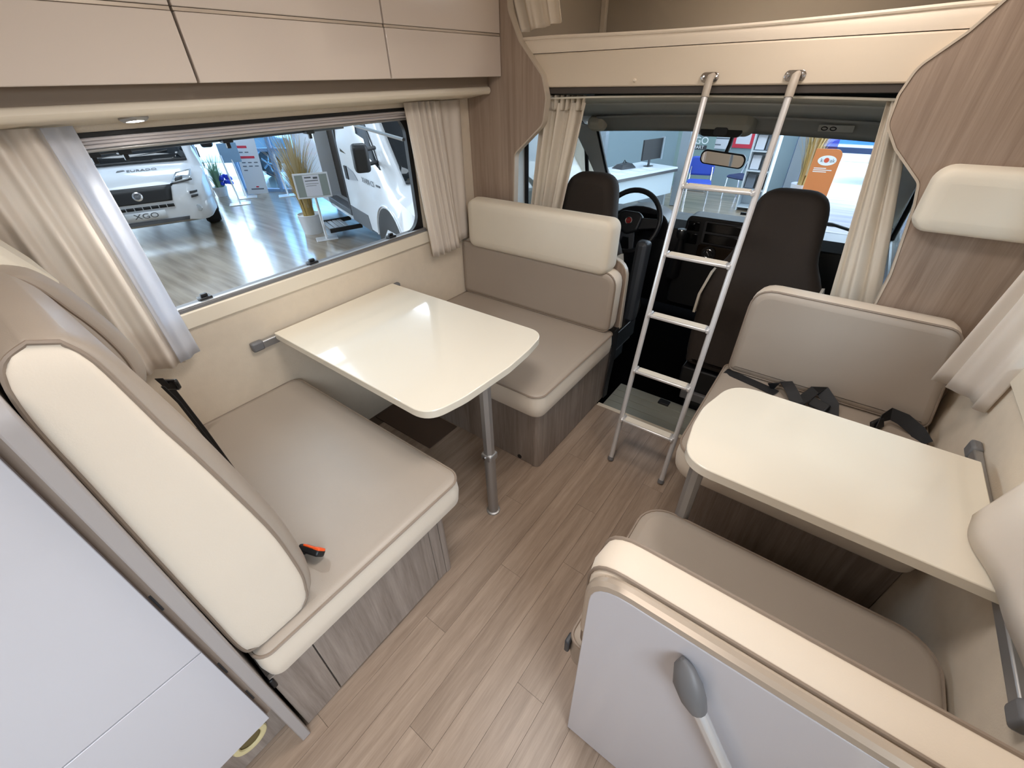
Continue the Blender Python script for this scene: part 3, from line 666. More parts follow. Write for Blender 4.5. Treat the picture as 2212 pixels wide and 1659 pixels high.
# belts on the right front seat
sb = tag(thing('lap_belt', '', ''), 'black lap belt lying looped on the right front seat', 'seat belt')
zz = 0.478
ribbon('strap', [(-0.215, 1.90, 0.44), (-0.19, 1.885, 0.474), (-0.12, 1.865, zz), (-0.04, 1.845, zz+0.001), (0.03, 1.82, zz+0.004)], 0.045, (0, 1, 0.05), 0.002, BELT, sb)
ribbon('loop', [(0.0, 1.84, zz+0.01), (0.03, 1.865, zz+0.035), (0.055, 1.86, zz+0.042), (0.085, 1.82, zz+0.03), (0.12, 1.775, zz+0.006), (0.14, 1.75, zz+0.004)], 0.045, (0.7, 0.5, 0.3), 0.002, BELT, sb)
ribbon('loop', [(0.10, 1.76, zz+0.004), (0.13, 1.82, zz+0.02), (0.155, 1.865, zz+0.048), (0.18, 1.86, zz+0.055), (0.225, 1.82, zz+0.03), (0.235, 1.775, zz+0.006)], 0.048, (0.85, -0.2, 0.3), 0.002, BELT, sb)
MB().obox(frame((0.185, 1.80, zz+0.022), (0.8, -0.5, 0.1), (0.3, 0.6, 0.6)), 0.07, 0.04, 0.016).build('buckle', BLACKP, sb, bevel=0.004)
sb = tag(thing('lap_belt', '', ''), 'black lap belt end at the wall side of the right front seat', 'seat belt')
ribbon('strap', [(0.375, 1.78, zz+0.004), (0.385, 1.83, zz+0.03), (0.41, 1.86, zz+0.045), (0.45, 1.855, zz+0.04), (0.50, 1.835, zz+0.02), (0.53, 1.80, zz+0.0)], 0.05, (0.1, 0.35, 0.9), 0.002, BELT, sb)
MB().obox(frame((0.378, 1.80, zz+0.018), (0.5, 0.8, 0.1), (-0.3, 0.2, 0.9)), 0.06, 0.04, 0.014).build('tongue', BLACKP, sb, bevel=0.004)
# right curtains
r = tag(thing('curtain', '', ''), 'pale cream curtain gathered at the front of the right window', 'curtain')
curtain('drape', [(0.475, 1.70, 1.53), (0.50, 1.62, 1.53), (0.535, 1.50, 1.53)], [(0.442, 1.835, 0.722), (0.50, 1.75, 0.735), (0.548, 1.64, 0.745)], 2.4, 0.012, CURT, r, nu=80, seed=5)
r = tag(thing('curtain', '', ''), 'pale curtain hanging close over the right table end', 'curtain')
curtain('drape', [(0.522, 0.55, 1.53), (0.522, 0.98, 1.53)], [(0.512, 0.55, 0.775), (0.482, 1.15, 0.732)], 1.3, 0.010, CURT, r, nu=60, seed=8)

# ================================================================== ALCOVE BED, LADDER
bed = tag(thing('alcove_bed', '', ''), 'cream upholstered alcove bed above the driving cab', 'bed')
box('bed_base', XL+0.003, XR-0.003, 2.072, 3.495, 1.560, 1.688, plain('bed_cream', S(222, 208, 188), 0.6, bump=0.1, bscale=300), bed, 0.006)
def bed_top(x): return 1.752-0.012*math.sin(PI*min(1, max(0, (x+1.3)/1.4)))
rings = []
for k in range(25):
    x = XL+0.003+(XR-XL-0.006)*k/24; t = bed_top(x)
    rings.append([(x, 2.074, 1.690), (x, 2.070, 1.715), (x, 2.074, t-0.008), (x, 2.084, t), (x, 2.20, t+0.006), (x, 3.495, t), (x, 3.495, 1.690)])
MB().loft(rings).build('mattress', CREAM, bed, angle=50)
MB().tube([(XL+0.003+(XR-XL-0.006)*k/24, 2.073, bed_top(XL+(XR-XL)*k/24)-0.006) for k in range(25)], 0.0065, 8).build('piping', CREAM, bed)
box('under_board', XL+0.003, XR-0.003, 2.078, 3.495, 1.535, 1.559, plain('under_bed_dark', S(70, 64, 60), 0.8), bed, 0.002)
kn = MB().lathe([(0, 0), (0.006, 0), (0.007, 0.006), (0.004, 0.010), (0, 0.010)], frame((-0.895, 2.073, 1.582), (1, 0, 0), (0, 0, 1)), 12).build('snap_knob', CREAM, bed)
for x in (-0.590, -0.299):
    MB().prism(rrect(x-0.034, x+0.034, 1.571, 1.603, 0.0155, 6), frame((0, 2.071, 0), (1, 0, 0), (0, 0, 1)), 0.004).build('ladder_bracket', CHROME, bed, bevel=0.001)
    for dx in (-0.024, 0.024):
        MB().lathe([(0, 0), (0.0085, 0), (0.007, 0.006), (0, 0.008)], frame((x+dx, 2.067, 1.587), (1, 0, 0), (0, 0, 1)), 12).build('bracket_screw', CHROME, bed)
# alcove lining (part of the setting)
struct(box('wall_alcove_left', XL+0.0005, XL+0.012, 2.07, 3.56, 1.755, ZC-0.001, ALCOVE, None, 0))
struct(box('wall_alcove_right', XR-0.012, XR-0.0005, 2.07, 3.56, 1.755, ZC-0.001, ALCOVE, None, 0))
struct(box('wall_alcove_front', XL+0.001, XR-0.001, 3.50, 3.56, 1.53, ZC-0.001, ALCOVE, None, 0))
struct(box('ceiling_alcove', XL+0.013, XR-0.013, 2.09, 3.5, ZC-0.012, ZC-0.001, ALCOVE, None, 0))
struct(box('trim_3', XL+0.013, XL+0.05, 3.46, 3.499, 1.76, ZC-0.013, CREAMW, None, 0.003))
r = tag(thing('curtain', '', ''), 'cream curtain bunched at the left end of the alcove bed', 'curtain')
curtain('drape', [(-1.62, 2.10, 2.10), (-1.36, 2.12, 2.10)], [(-1.51, 2.115, 1.772), (-1.30, 2.13, 1.80)], 2.6, 0.018, CURTC, r, nu=60, seed=6)
r = tag(thing('curtain', '', ''), 'cream curtain bunched at the right end of the alcove bed', 'curtain')
curtain('drape', [(-0.02, 2.11, 2.10), (0.36, 2.10, 2.10)], [(-0.10, 2.12, 1.775), (0.30, 2.11, 1.77)], 3.2, 0.018, CURTC, r, nu=60, seed=16)

lad = tag(thing('ladder', '', ''), 'slim aluminium bunk ladder leaning on the alcove bed', 'ladder')
def lpt(x, z): return Vector((x, 1.505+(2.02-1.505)/1.585*z, z))
LXl, LXr = (-0.531, -0.575), (-0.268, -0.290)
for (xa, xb) in (LXl, LXr):
    at = lambda z: lpt(xa+(xb-xa)*z/1.585, z)
    MB().tube([at(0.012), at(0.6), at(1.2), at(1.555)], 0.0115, 10).build('rail', ALUW, lad)
    MB().tube([at(0.0)+Vector((0, 0, 0.004)), at(0.02)], 0.0145, 10).build('foot', GREYPL, lad)
    MB().tube([at(1.525), at(1.565), at(1.585)+Vector((0, 0.006, 0.0)), at(1.592)+Vector((0, 0.036, 0))], [0.0145, 0.0148, 0.0135, 0.010], 12).build('hook_sleeve', plain('sleeve_grey', S(172, 162, 150), 0.5) if 'sleeve_grey' not in MATS else MATS['sleeve_grey'], lad)
for z in (0.232, 0.475, 0.727, 0.977, 1.232):
    a = lpt(LXl[0]+(LXl[1]-LXl[0])*z/1.585+0.010, z); b = lpt(LXr[0]+(LXr[1]-LXr[0])*z/1.585-0.010, z)
    c = (a+b)/2; ln = (b-a).length
    M = frame(c+Vector((0, 0.0, 0)), (1, 0, 0), (0, 0.995, 0.02))
    rg = MB().obox(M, ln-0.012, 0.046, 0.013).build('rung', ALUW, lad, bevel=0.004)
    MB().obox(M @ Matrix.Translation((0, 0.001, 0.0072)), ln-0.026, 0.034, 0.003).build('tread', TREAD, rg, bevel=0.001)
    for q in (a, b):
        MB().obox(frame(q, (1, 0, 0), (0, 0.995, 0.02)), 0.013, 0.050, 0.018).build('end_cap', GREYPL if False else ALUW, rg, bevel=0.004)

# ================================================================== DRIVING CAB
KX = -0.655                                     # centre line of the cab
struct(box('floor_cab', XL+0.001, XR-0.001, 1.886, 3.6, -0.12, -0.06, plain('cab_carpet', S(9, 9, 10), 0.95, bump=0.4, bscale=200, spec=0.0), None, 0))
tb = tag(thing('step_plate', '', ''), 'ribbed grey step plate at the cab entrance under the ladder', 'step')
box('plate', -0.79, -0.10, 1.90, 2.20, -0.058, -0.030, STEPG, tb, 0.004)
for k in range(4): box('rib', -0.785, -0.10, 1.935+0.062*k, 1.943+0.062*k, -0.0305, -0.027, STEPG, tb, 0.0015)
box('clip', -0.52, -0.455, 2.135, 2.18, -0.031, -0.018, BLACKP, tb, 0.003)
struct(box('trim_4', -0.80, -0.12, 1.872, 1.899, -0.045, 0.004, CREAMW, None, 0.003))
# body sides of the cab with door windows
def cab_side(nm, x0, x1, sgn):
    m = MB()
    xa, xb = (x0, x1)
    m.box(xa, xb, 2.07, 3.55, -0.1, 0.86)                     # lower door
    m.box(xa, xb, 2.07, 2.20, 0.86, 1.56)                     # B pillar
    m.box(xa, xb, 2.20, 3.55, 1.36, 1.56)                     # roof rail
    # A-pillar wedge between the side glass and the windscreen
    P = [(2.78, 1.36), (2.90, 1.36), (3.50, 0.86), (3.34, 0.86)]
    m.prism([(u, v) for u, v in P], frame((xa, 0, 0), (0, 1, 0), (0, 0, 1)), xb-xa)
    return struct(m.build(nm, PILLAR, None, bevel=0))
cab_side('wall_cab_left', -1.60, -1.555, -1); cab_side('wall_cab_right', 0.245, 0.29, 1)
for nm, x in (('window_3', -1.575), ('window_4', 0.268)):
    w = struct(thing(nm, '', '')); del w['label']; del w['category']
    P = [(2.20, 0.86), (3.34, 0.86), (2.80, 1.36), (2.20, 1.36)]
    M = frame((x, 0, 0), (0, 1, 0), (0, 0, 1))
    MB().prism(P, M, 0.005).build('pane', GLASS, w)
    po = round_poly([(2.21, 0.85), (3.36, 0.85), (2.82, 1.37), (2.21, 1.37)], [0.04, 0.03, 0.14, 0.06]); s_ = 0.02 if x < 0 else -0.02
    MB().tube([M @ Vector((u, v, s_)) for u, v in po], 0.016, 8, True).build('door_seal', BLACKR, w)
    MB().tube([M @ Vector((u, v, s_*0.7)) for u, v in [(3.02, 0.86), (2.93, 1.22)]], 0.014, 8).build('divider_bar', BLACKR, w)
struct(box('wall_cab_back_left', XL+0.001, -1.555, 2.07, 2.085, -0.05, 1.534, plain('cab_grey', S(120, 120, 116), 0.8), None, 0))
struct(box('wall_cab_back_right', 0.245, XR-0.001, 2.07, 2.085, -0.05, 1.534, MATS['cab_grey'], None, 0))
# headliner and header over the windscreen
def sheet(name, prof, x0, x1, mat, parent, bow=0.0, n=16, thick=0.008):
    pts = []
    for (y, z) in prof:
        row = []
        for k in range(n+1):
            u = k/n; x = x0+(x1-x0)*u; c = 1-(2*u-1)**2
            row.append((x, y+bow*c, z+0.018*c))
        pts.append(row)
    return MB().grid(pts).build(name, mat, parent, angle=60, solid=thick)
struct(box('wall_cab_top', XL+0.001, XR-0.001, 2.985, 3.0, 1.352, 1.534, MATS['cab_grey'], None, 0))
hl = struct(sheet('ceiling_cab', [(2.085, 1.508), (2.20, 1.506), (2.36, 1.492), (2.44, 1.474)], -1.56, 0.25, HEADL, None, 0.02))
hd = tag(thing('windscreen_header', '', ''), 'grey padded header with sun visors above the windscreen', 'header')
sheet('header', [(2.44, 1.474), (2.50, 1.462), (2.60, 1.436), (2.70, 1.405)], -1.56, 0.25, plain('header_grey', S(205, 206, 200), 0.85), hd, 0.02)
sheet('visor_band', [(2.69, 1.403), (2.72, 1.395), (2.78, 1.345), (2.80, 1.322)], -1.38, 0.10, VISOR, hd, 0.02)
for x in (-1.40, 0.115):
    softbox('corner_pad', rrect(x-0.055, x+0.055, 1.33, 1.40, 0.03), 0.08, frame((0, 2.80, 0), (1, 0, 0), (0, 0, 1)), HEADL, hd, 0.016)
vl = MB().prism(rrect(-0.07, 0.07, -0.018, 0.018, 0.003), frame((-0.16, 2.735, 1.380), (1, 0, 0), (0, -0.62, 0.78)), 0.003).build('visor_label', MATS['header_grey'], hd)
for dx in (-0.045, -0.010):
    MB().tube([frame((-0.16, 2.735, 1.380), (1, 0, 0), (0, -0.62, 0.78)) @ Vector((dx+0.012*math.cos(2*PI*k/14), 0.009*math.sin(2*PI*k/14), 0.004)) for k in range(14)], 0.0022, 5, True).build('pictogram', BLACKP, vl)
con = tag(thing('overhead_console', '', ''), 'dark grey overhead console with map light above the mirror', 'console')
softbox('housing', rrect(KX-0.145, KX+0.145, -0.055, 0.055, 0.04), 0.10, frame((0, 2.80, 1.378), (1, 0, 0), (0, 0.25, 1)), plain('console_grey', S(170, 168, 156), 0.7), con, 0.02)
MB().prism(rrect(KX-0.105, KX+0.105, -0.040, 0.018, 0.026), frame((0, 2.708, 1.365), (1, 0, 0), (0, 0.3, 1)), 0.012).build('lamp_panel', BLACKP, con, bevel=0.003)
MB().prism(rrect(KX-0.035, KX+0.035, -0.030, 0.008, 0.014), frame((0, 2.696, 1.362), (1, 0, 0), (0, 0.3, 1)), 0.006).build('lamp_lens', DARKGR, con, bevel=0.002)
for dx in (-0.075, 0.075): MB().lathe([(0, 0), (0.018, 0), (0.016, 0.005), (0, 0.005)], frame((KX+dx, 2.699, 1.353), (1, 0, 0), (0, 0.3, 1)), 16).build('map_lamp', DARKGR, con)
mir = tag(thing('rear_view_mirror', '', ''), 'black rear-view mirror hanging from the windscreen', 'mirror')
MB().tube([(KX+0.035, 2.83, 1.335), (KX+0.03, 2.825, 1.28), (KX+0.02, 2.82, 1.23)], 0.011, 8).build('stem', BLACKP, mir)
MM = frame((KX+0.017, 2.80, 1.212), (0.985, 0.12, -0.09), (0.09, 0, 1))
MB().prism(rrect(-0.118, 0.118, -0.036, 0.036, 0.03), MM @ Matrix.Translation((0, 0, -0.02)), 0.028).build('housing', BLACKP, mir, bevel=0.006)
MB().prism(rrect(-0.110, 0.110, -0.029, 0.029, 0.025), MM @ Matrix.Translation((0, 0, 0.0085)), 0.001).build('mirror_glass', MIRROR, mir)
# windscreen
ws = struct(thing('window_5', '', '')); del ws['label']; del ws['category']
wt = lambda u: Vector((KX+0.775*u, 2.82+0.13*(1-u*u), 1.345+0.01*(1-u*u)))
wb_ = lambda u: Vector((KX+0.86*u, 3.42+0.20*(1-u*u), 0.72))
MB().grid([[wt(-1+2*k/14).lerp(wb_(-1+2*k/14), v/6) for k in range(15)] for v in range(7)]).build('pane', GLASS, ws)
MB().tube([wt(-1+2*k/14) for k in range(15)], 0.012, 8).build('top_seal', BLACKR, ws)
for s in (-1, 1):
    MB().tube([wt(s).lerp(wb_(s), t/5)+Vector((0, -0.008, 0)) for t in range(6)], 0.012, 8).build('side_seal', BLACKR, ws)
    # interior A-pillar trim
    rings = []
    for t in range(7):
        p = wt(s).lerp(wb_(s), t/6)
        q = Vector((KX+s*(0.895+0.01*t/6), p.y-0.10+0.01*t, p.z+0.02))
        rings.append([p+Vector((0, -0.012, 0)), p+Vector((s*0.03, -0.05, 0.005)), q+Vector((0, 0, 0)), q+Vector((s*0.03, 0.06, 0)), p+Vector((s*0.06, 0.03, 0))])
    MB().loft(rings).build('pillar_trim', PILLAR, ws, angle=50)
# wiper outside
wp = tag(thing('wiper', '', ''), 'black windscreen wiper seen through the lower glass', 'wiper')
MB().tube([(KX+0.95, 3.60, 0.70), (KX+0.62, 3.58, 0.77), (KX+0.30, 3.62, 0.76)], 0.010, 8).build('arm', BLACKP, wp)
MB().box(KX+0.05, KX+0.66, 3.60, 3.615, 0.75, 0.768).build('blade', BLACKR, wp)
# dashboard
da = tag(thing('dashboard', '', ''), 'black plastic dashboard across the driving cab', 'dashboard')
prof = [(3.02, 0.20), (2.93, 0.42), (2.90, 0.66), (2.93, 0.77), (3.00, 0.815), (3.20, 0.80), (3.46, 0.745), (3.62, 0.71), (3.64, 0.20)]
MB().loft([[(x, y, z) for y, z in prof] for x in (-1.55, -1.2, KX, -0.1, 0.24)]).build('body', BLACKP, da, bevel=0.006)
cs = MB().prism(round_poly([(-0.80, 0.30), (-0.34, 0.30), (-0.31, 0.885), (-0.77, 0.885)], 0.04), frame((0, 3.0, 0), (1, 0, 0), (0, 0, 1)), 0.15).build('centre_stack', BLACKP, da, bevel=0.008)
for (za, zb) in ((0.765, 0.83), (0.69, 0.75)): pass
MB().box(-0.755, -0.685, 2.842, 2.852, 0.80, 0.855).build('air_vent', BLACKG, cs, bevel=0.003)
MB().box(-0.755, -0.685, 2.842, 2.852, 0.72, 0.785).build('air_vent', BLACKG, cs, bevel=0.003)
sl = MB().prism(rrect(-0.66, -0.34, 0.735, 0.868, 0.012), frame((0, 2.851, 0), (1, 0, 0), (0, 0, 1)), 0.008).build('radio_frame', DARKGR, cs, bevel=0.002)
box('radio_slot', -0.645, -0.355, 2.839, 2.846, 0.808, 0.860, BLACKG, sl, 0.003)
box('radio_slot', -0.645, -0.355, 2.839, 2.846, 0.742, 0.795, BLACKG, sl, 0.003)
cp = MB().prism(rrect(-0.67, -0.34, 0.635, 0.728, 0.02), frame((0, 2.851, 0), (1, 0, 0), (0, 0, 1)), 0.012).build('climate_panel', BRASS, cs, bevel=0.004)
for x in (-0.595, -0.435):
    dl = MB().lathe([(0.0, 0), (0.043, 0), (0.041, 0.010), (0.0, 0.010)], frame((x, 2.841, 0.682), (1, 0, 0), (0, 0, 1)), 28).build('dial', BLACKP, cp)
for x in (-0.595, -0.435):
    MB().lathe([(0.025+0.0025*math.cos(a), 0.012+0.003*math.sin(a)) for a in [2*PI*k/8 for k in range(9)]], frame((x, 2.841, 0.682), (1, 0, 0), (0, 0, 1)), 28, False).build('dial_ring', CHROME, cp)
    MB().obox(frame((x, 2.828, 0.682), (0.8, 0, 0.6), (-0.6, 0, 0.8)), 0.008, 0.036, 0.014).build('dial_pointer', CHROME, cp, bevel=0.003)
# instrument hood
rings = []
for k in range(13):
    a = PI*k/12; rings.append((-1.09-0.19*math.cos(a), 0.79+0.10*math.sin(a)))
MB().loft([[(x, 2.90, z) for x, z in rings]+[(-0.90, 2.90, 0.70), (-1.28, 2.90, 0.70)], [(x, 3.08, z-0.01) for x, z in rings]+[(-0.90, 3.08, 0.70), (-1.28, 3.08, 0.70)]]).build('instrument_hood', BLACKP, da, bevel=0.006)
MB().prism(rrect(-1.24, -0.94, 0.74, 0.85, 0.045), frame((0, 2.899, 0), (1, 0, 0), (0, 0, 1)), 0.004).build('instrument_glass', BLACKG, da)
# gear lever
gl = tag(thing('gear_lever', '', ''), 'black gear lever with chrome-ringed knob beside the centre stack', 'gear lever')
MB().tube([(-0.79, 2.84, 0.50), (-0.765, 2.78, 0.68), (-0.762, 2.765, 0.77)], [0.045, 0.028, 0.012], 12).build('boot', BLACKP, gl)
MB().lathe([(0, 0), (0.022, 0.004), (0.030, 0.025), (0.031, 0.045), (0.022, 0.06), (0, 0.062)], UP(-0.762, 2.76, 0.765), 18).build('knob', BLACKP, gl)
MB().lathe([(0.024+0.003*math.cos(a), 0.019+0.003*math.sin(a)) for a in [2*PI*k/8 for k in range(9)]], UP(-0.762, 2.76, 0.802), 20, False).build('knob_ring', CHROME, gl)
# steering wheel
sw = tag(thing('steering_wheel', '', ''), 'black steering wheel with round red badge', 'steering wheel')
MS = frame((-1.105, 2.76, 0.822), (1, 0, 0), (0, 0.40, 0.92))      # local z faces the driver (-y)
MB().tube([MS @ Vector((0.192*math.cos(2*PI*k/40), 0.192*math.sin(2*PI*k/40), 0)) for k in range(40)], 0.0165, 10, True).build('rim', BLACKP, sw)
MB().prism(round_poly([(-0.085, 0.035), (-0.07, -0.055), (0, -0.085), (0.07, -0.055), (0.085, 0.035), (0.05, 0.06), (-0.05, 0.06)], 0.03), MS @ Matrix.Translation((0, 0, -0.02)), 0.05).build('hub', BLACKP, sw, bevel=0.012, seg=3)
for sx in (-1, 1):
    MB().prism(round_poly([(sx*0.07, 0.03), (sx*0.19, 0.035), (sx*0.19, -0.02), (sx*0.065, -0.045)], 0.01), MS @ Matrix.Translation((0, 0, -0.012)), 0.026).build('spoke', BLACKP, sw, bevel=0.004)
MB().prism([(-0.05, -0.06), (0.05, -0.06), (0.075, -0.18), (0.045, -0.18), (0.02, -0.10), (-0.02, -0.10), (-0.045, -0.18), (-0.075, -0.18)], MS @ Matrix.Translation((0, 0, -0.01)), 0.018).build('lower_spoke', DARKGR, sw, bevel=0.004)
bd = MB().lathe([(0.0, 0.031), (0.019, 0.031), (0.019, 0.033), (0.0, 0.0335)], MS, 24, False).build('badge', RED, sw)
MB().lathe([(0.021+0.003*math.cos(a), 0.031+0.003*math.sin(a)) for a in [2*PI*k/8 for k in range(9)]], MS, 28, False).build('badge_ring', CHROME, bd)
text_obj('badge_letters', 'FIAT', 0.014, MS @ Matrix.Translation((0, 0, 0.0338)), CHROME, bd, 0.0004, sx=0.8)
MB().tube([MS @ Vector((0, 0, -0.02)), MS @ Vector((0, -0.02, -0.16))], 0.045, 14).build('column', BLACKP, sw)
for sx in (-1, 1):
    MB().tube([MS @ Vector((sx*0.04, 0.01, -0.06)), MS @ Vector((sx*0.17, 0.035, -0.05))], [0.008, 0.011], 8).build('column_stalk', BLACKP, sw)
# cab seats
def cab_seat(cx, cy, label):
    r = tag(thing('cab_seat', '', '', 'brown cab seats'), label, 'seat')
    half = [(0.0, 1.175), (0.075, 1.172), (0.125, 1.145), (0.150, 1.09), (0.165, 0.98), (0.185, 0.88), (0.235, 0.78), (0.262, 0.66), (0.262, 0.45), (0.250, 0.32), (0.22, 0.27), (0.0, 0.26)]
    half = spline(half, 3)
    ol = [(cx+x, z) for x, z in half]+[(cx-x, z) for x, z in half[-2:0:-1]]
    if not is_ccw(ol): ol = ol[::-1]
    tilt = lambda z: cy+0.16*(z-0.3)-(0.0)
    def R3(d, off): return [(u, tilt(v)+off, v) for u, v in inset(ol, d)]
    MB().loft([R3(0.05, 0.0), R3(0.045, 0.0), R3(0.02, 0.012), R3(0.004, 0.035), R3(0.0, 0.07), R3(0.004, 0.105), R3(0.025, 0.135), R3(0.05, 0.145), R3(0.055, 0.145)]).build('backrest', BROWNF, r, angle=60)
    for s in (-1, 1):
        M = [(cx+s*(0.238-0.0), tilt(0.76)+0.045, 0.785), (cx+s*0.268, tilt(0.66)+0.05, 0.66), (cx+s*0.268, tilt(0.56)+0.05, 0.56)]
        ribbon('side_stripe', M, 0.09, (0, 1, 0.1), 0.012, plain('stripe_cream', S(196, 188, 174), 0.8) if 'stripe_cream' not in MATS else MATS['stripe_cream'], r)
    so = rrect(cx-0.26, cx+0.26, cy+0.08, cy+0.60, 0.08)
    softbox('seat_pad', so, 0.15, UP(0, 0, 0.24), BROWNF, r, 0.03)
    box('seat_skirt', cx-0.25, cx+0.25, cy+0.02, cy+0.54, 0.10, 0.245, BLACKP, r, 0.01)
    box('slide_rail', cx-0.22, cx+0.22, cy+0.0, cy+0.56, 0.045, 0.10, GREYPL, r, 0.006)
    box('pedestal', cx-0.20, cx+0.20, cy+0.05, cy+0.50, -0.06, 0.045, BLACKP, r, 0.004)
    return r
d1 = cab_seat(-1.165, 2.10, 'brown driver seat behind the steering wheel')
d2 = cab_seat(-0.195, 2.165, 'brown passenger seat behind the right front seat')
softbox('armrest', rrect(-0.925, -0.855, 0.30, 0.80, 0.025), 0.09, frame((0, 2.44, 0), (1, 0, 0), (0, 0.12, 1)), DARKGR, d1, 0.014)
# cab curtains
r = tag(thing('curtain', '', ''), 'cream gathered cab curtain beside the driver seat', 'curtain')
curtain('drape', [(-1.385, 2.10, 1.498), (-1.16, 2.155, 1.498)], [(-1.502, 2.105, 0.60), (-1.335, 2.12, 0.60)], 3.6, 0.018, CURTC, r, nu=90, nv=24, seed=21, amp_top=0.022)
curtain('heading', [(-1.385, 2.097, 1.532), (-1.16, 2.150, 1.528)], [(-1.388, 2.095, 1.470), (-1.17, 2.148, 1.466)], 8, 0.012, CURTC, r, nu=90, nv=5, seed=22, amp_top=0.02)
r = tag(thing('curtain', '', ''), 'cream cab curtain hanging beside the passenger seat', 'curtain')
curtain('drape', [(-0.01, 2.12, 1.515), (0.06, 2.10, 1.515)], [(0.075, 2.125, 0.80), (0.245, 2.11, 0.80)], 2.0, 0.016, CURTC, r, nu=70, nv=24, seed=31)

# ================================================================== SHOWROOM
ZG = -0.65
def showroom_floor_mat():
    m, nt, p = nodes_of('showroom_oak'); N = nt.nodes; L = nt.links
    p.inputs['Roughness'].default_value = 0.30; p.inputs['Coat Weight'].default_value = 1.0; p.inputs['Coat Roughness'].default_value = 0.14
    tc = N.new('ShaderNodeTexCoord')
    mp = N.new('ShaderNodeMapping'); mp.inputs['Rotation'].default_value = (0, 0, 1.15); mp.inputs['Scale'].default_value = (0.45, 6.0, 1)
    n = N.new('ShaderNodeTexNoise'); n.inputs['Scale'].default_value = 1.6; n.inputs['Detail'].default_value = 5
    r = N.new('ShaderNodeValToRGB'); r.color_ramp.elements[0].color = S(122, 103, 82); r.color_ramp.elements[1].color = S(168, 151, 128)
    r.color_ramp.elements[0].position = 0.35; r.color_ramp.elements[1].position = 0.65
    L.new(tc.outputs['Object'], mp.inputs[0]); L.new(mp.outputs[0], n.inputs['Vector']); L.new(n.outputs['Fac'], r.inputs[0]); L.new(r.outputs[0], p.inputs['Base Color'])
    return m
struct(MB().box(-14.6, 6, -8, 13.0, ZG-0.1, ZG).build('floor_showroom', showroom_floor_mat(), None, bevel=0))
struct(MB().box(-60, 60, -60, 60, ZG-0.3, ZG-0.15).build('ground_outside', plain('paving', S(178, 182, 186), 0.8, mottle=0.1, mscale=1), None, bevel=0))
struct(MB().box(-16, 6, -8, 13.0, 4.0, 4.1).build('ceiling_showroom', plain('showroom_ceiling', S(200, 204, 210), 0.9), None, bevel=0))
# glass facade on the left, turned in plan
FA = Vector((-13.38, 5.11, ZG)); FD = Vector((0.89, 0.455, 0)).normalized(); FN = Vector((FD.y, -FD.x, 0))
MF = frame(FA, FD, (0, 0, 1))
GWALL = plain('showroom_wall', S(196, 206, 216), 0.8)
def fa_box(m, u0, u1, z0, z1, d0, d1):
    v = [MF @ Vector((u, z, d)) for d in (d0, d1) for z in (z0, z1) for u in (u0, u1)]
    return m.add(v, [(0, 2, 3, 1), (4, 5, 7, 6), (0, 1, 5, 4), (2, 6, 7, 3), (0, 4, 6, 2), (1, 3, 7, 5)])
m = MB(); fa_box(m, -9.0, -1.56, 1.9, 4.6, 0, 0.15); fa_box(m, -9.0, 9.0, 3.75, 4.7, 0, 0.15); fa_box(m, 0.68, 9.0, 2.0, 4.6, 0, 0.15); fa_box(m, -9, -4.2, 0, 2.0, 0, 0.15)
struct(m.build('wall_facade', GWALL, None, bevel=0))
fac = struct(thing('window_6', '', '')); del fac['label']; del fac['category']
BLUEF = plain('facade_frame', S(120, 150, 185), 0.5)
for u in (-4.2, -2.7, -1.55, -0.46, 0.66, 1.75, 3.2, 5.0):
    m = MB(); fa_box(m, u-0.04, u+0.04, 0, 3.75, -0.03, 0.1); m.build('mullion', BLUEF, fac)
BAYS = ((-4.15, -2.75), (-2.65, -1.60), (-1.50, -0.51), (0.71, 1.70), (1.80, 3.15), (3.25, 4.95))
for z in (0.03, 0.95):
    for (ua, ub) in BAYS:
        m = MB(); fa_box(m, ua, ub, z-0.035, z+0.035, -0.03, 0.1); m.build('transom', BLUEF, fac)
TINT = glass('tinted_facade', (0.42, 0.60, 0.74, 1), 0.06)  # tint added to dim the right bays and weaken their floor glare
for (ua, ub) in BAYS:
    m = MB(); fa_box(m, ua, ub, 0.07, 1.9 if ua != -1.50 else 3.7, 0.03, 0.035); m.build('pane', TINT if ua > 0 else GLASS, fac)
m = MB(); fa_box(m, -0.42, 0.62, 0.02, 3.7, 0.03, 0.035); m.build('door_pane', GLASS, fac)
struct(MB().box(5.0, 5.1, -8, 9.0, ZG, 4.0).build('wall_light_block', GWALL, None, bevel=0))  # unseen wall added to block sky light coming from the right
struct(MB().box(-14.5, 5.0, -8.1, -8.0, ZG, 4.0).build('wall_showroom_rear', GWALL, None, bevel=0))

# ---------------------------------------------------------------- vans
VANW = plain('van_white', S(222, 228, 235), 0.25, coat=0.8)
VANG = plain('van_window', S(22, 28, 34), 0.06, coat=0.5)
VANGREY = plain('van_grey', S(92, 96, 102), 0.5)
LAMPG = plain('lamp_glass', S(205, 214, 222), 0.08, metal=0.6)
TYRE = plain('tyre', S(30, 31, 34), 0.8)
ST = [(0.0, 0.62, 0.30, 0.50, 0.62, 0.54), (-0.05, 0.77, 0.26, 0.58, 0.79, 0.66), (-0.16, 0.89, 0.25, 0.74, 0.93, 0.74), (-0.31, 0.96, 0.25, 0.86, 1.01, 0.82),
      (-0.44, 1.00, 0.26, 0.93, 1.05, 0.87), (-0.58, 1.02, 0.28, 1.00, 1.09, 0.91), (-1.05, 1.025, 0.28, 1.18, 1.54, 0.88), (-1.52, 1.025, 0.28, 1.30, 2.02, 0.84), (-1.95, 1.025, 0.28, 1.38, 2.42, 0.82), (-2.62, 1.025, 0.28, 1.45, 2.58, 0.84)]
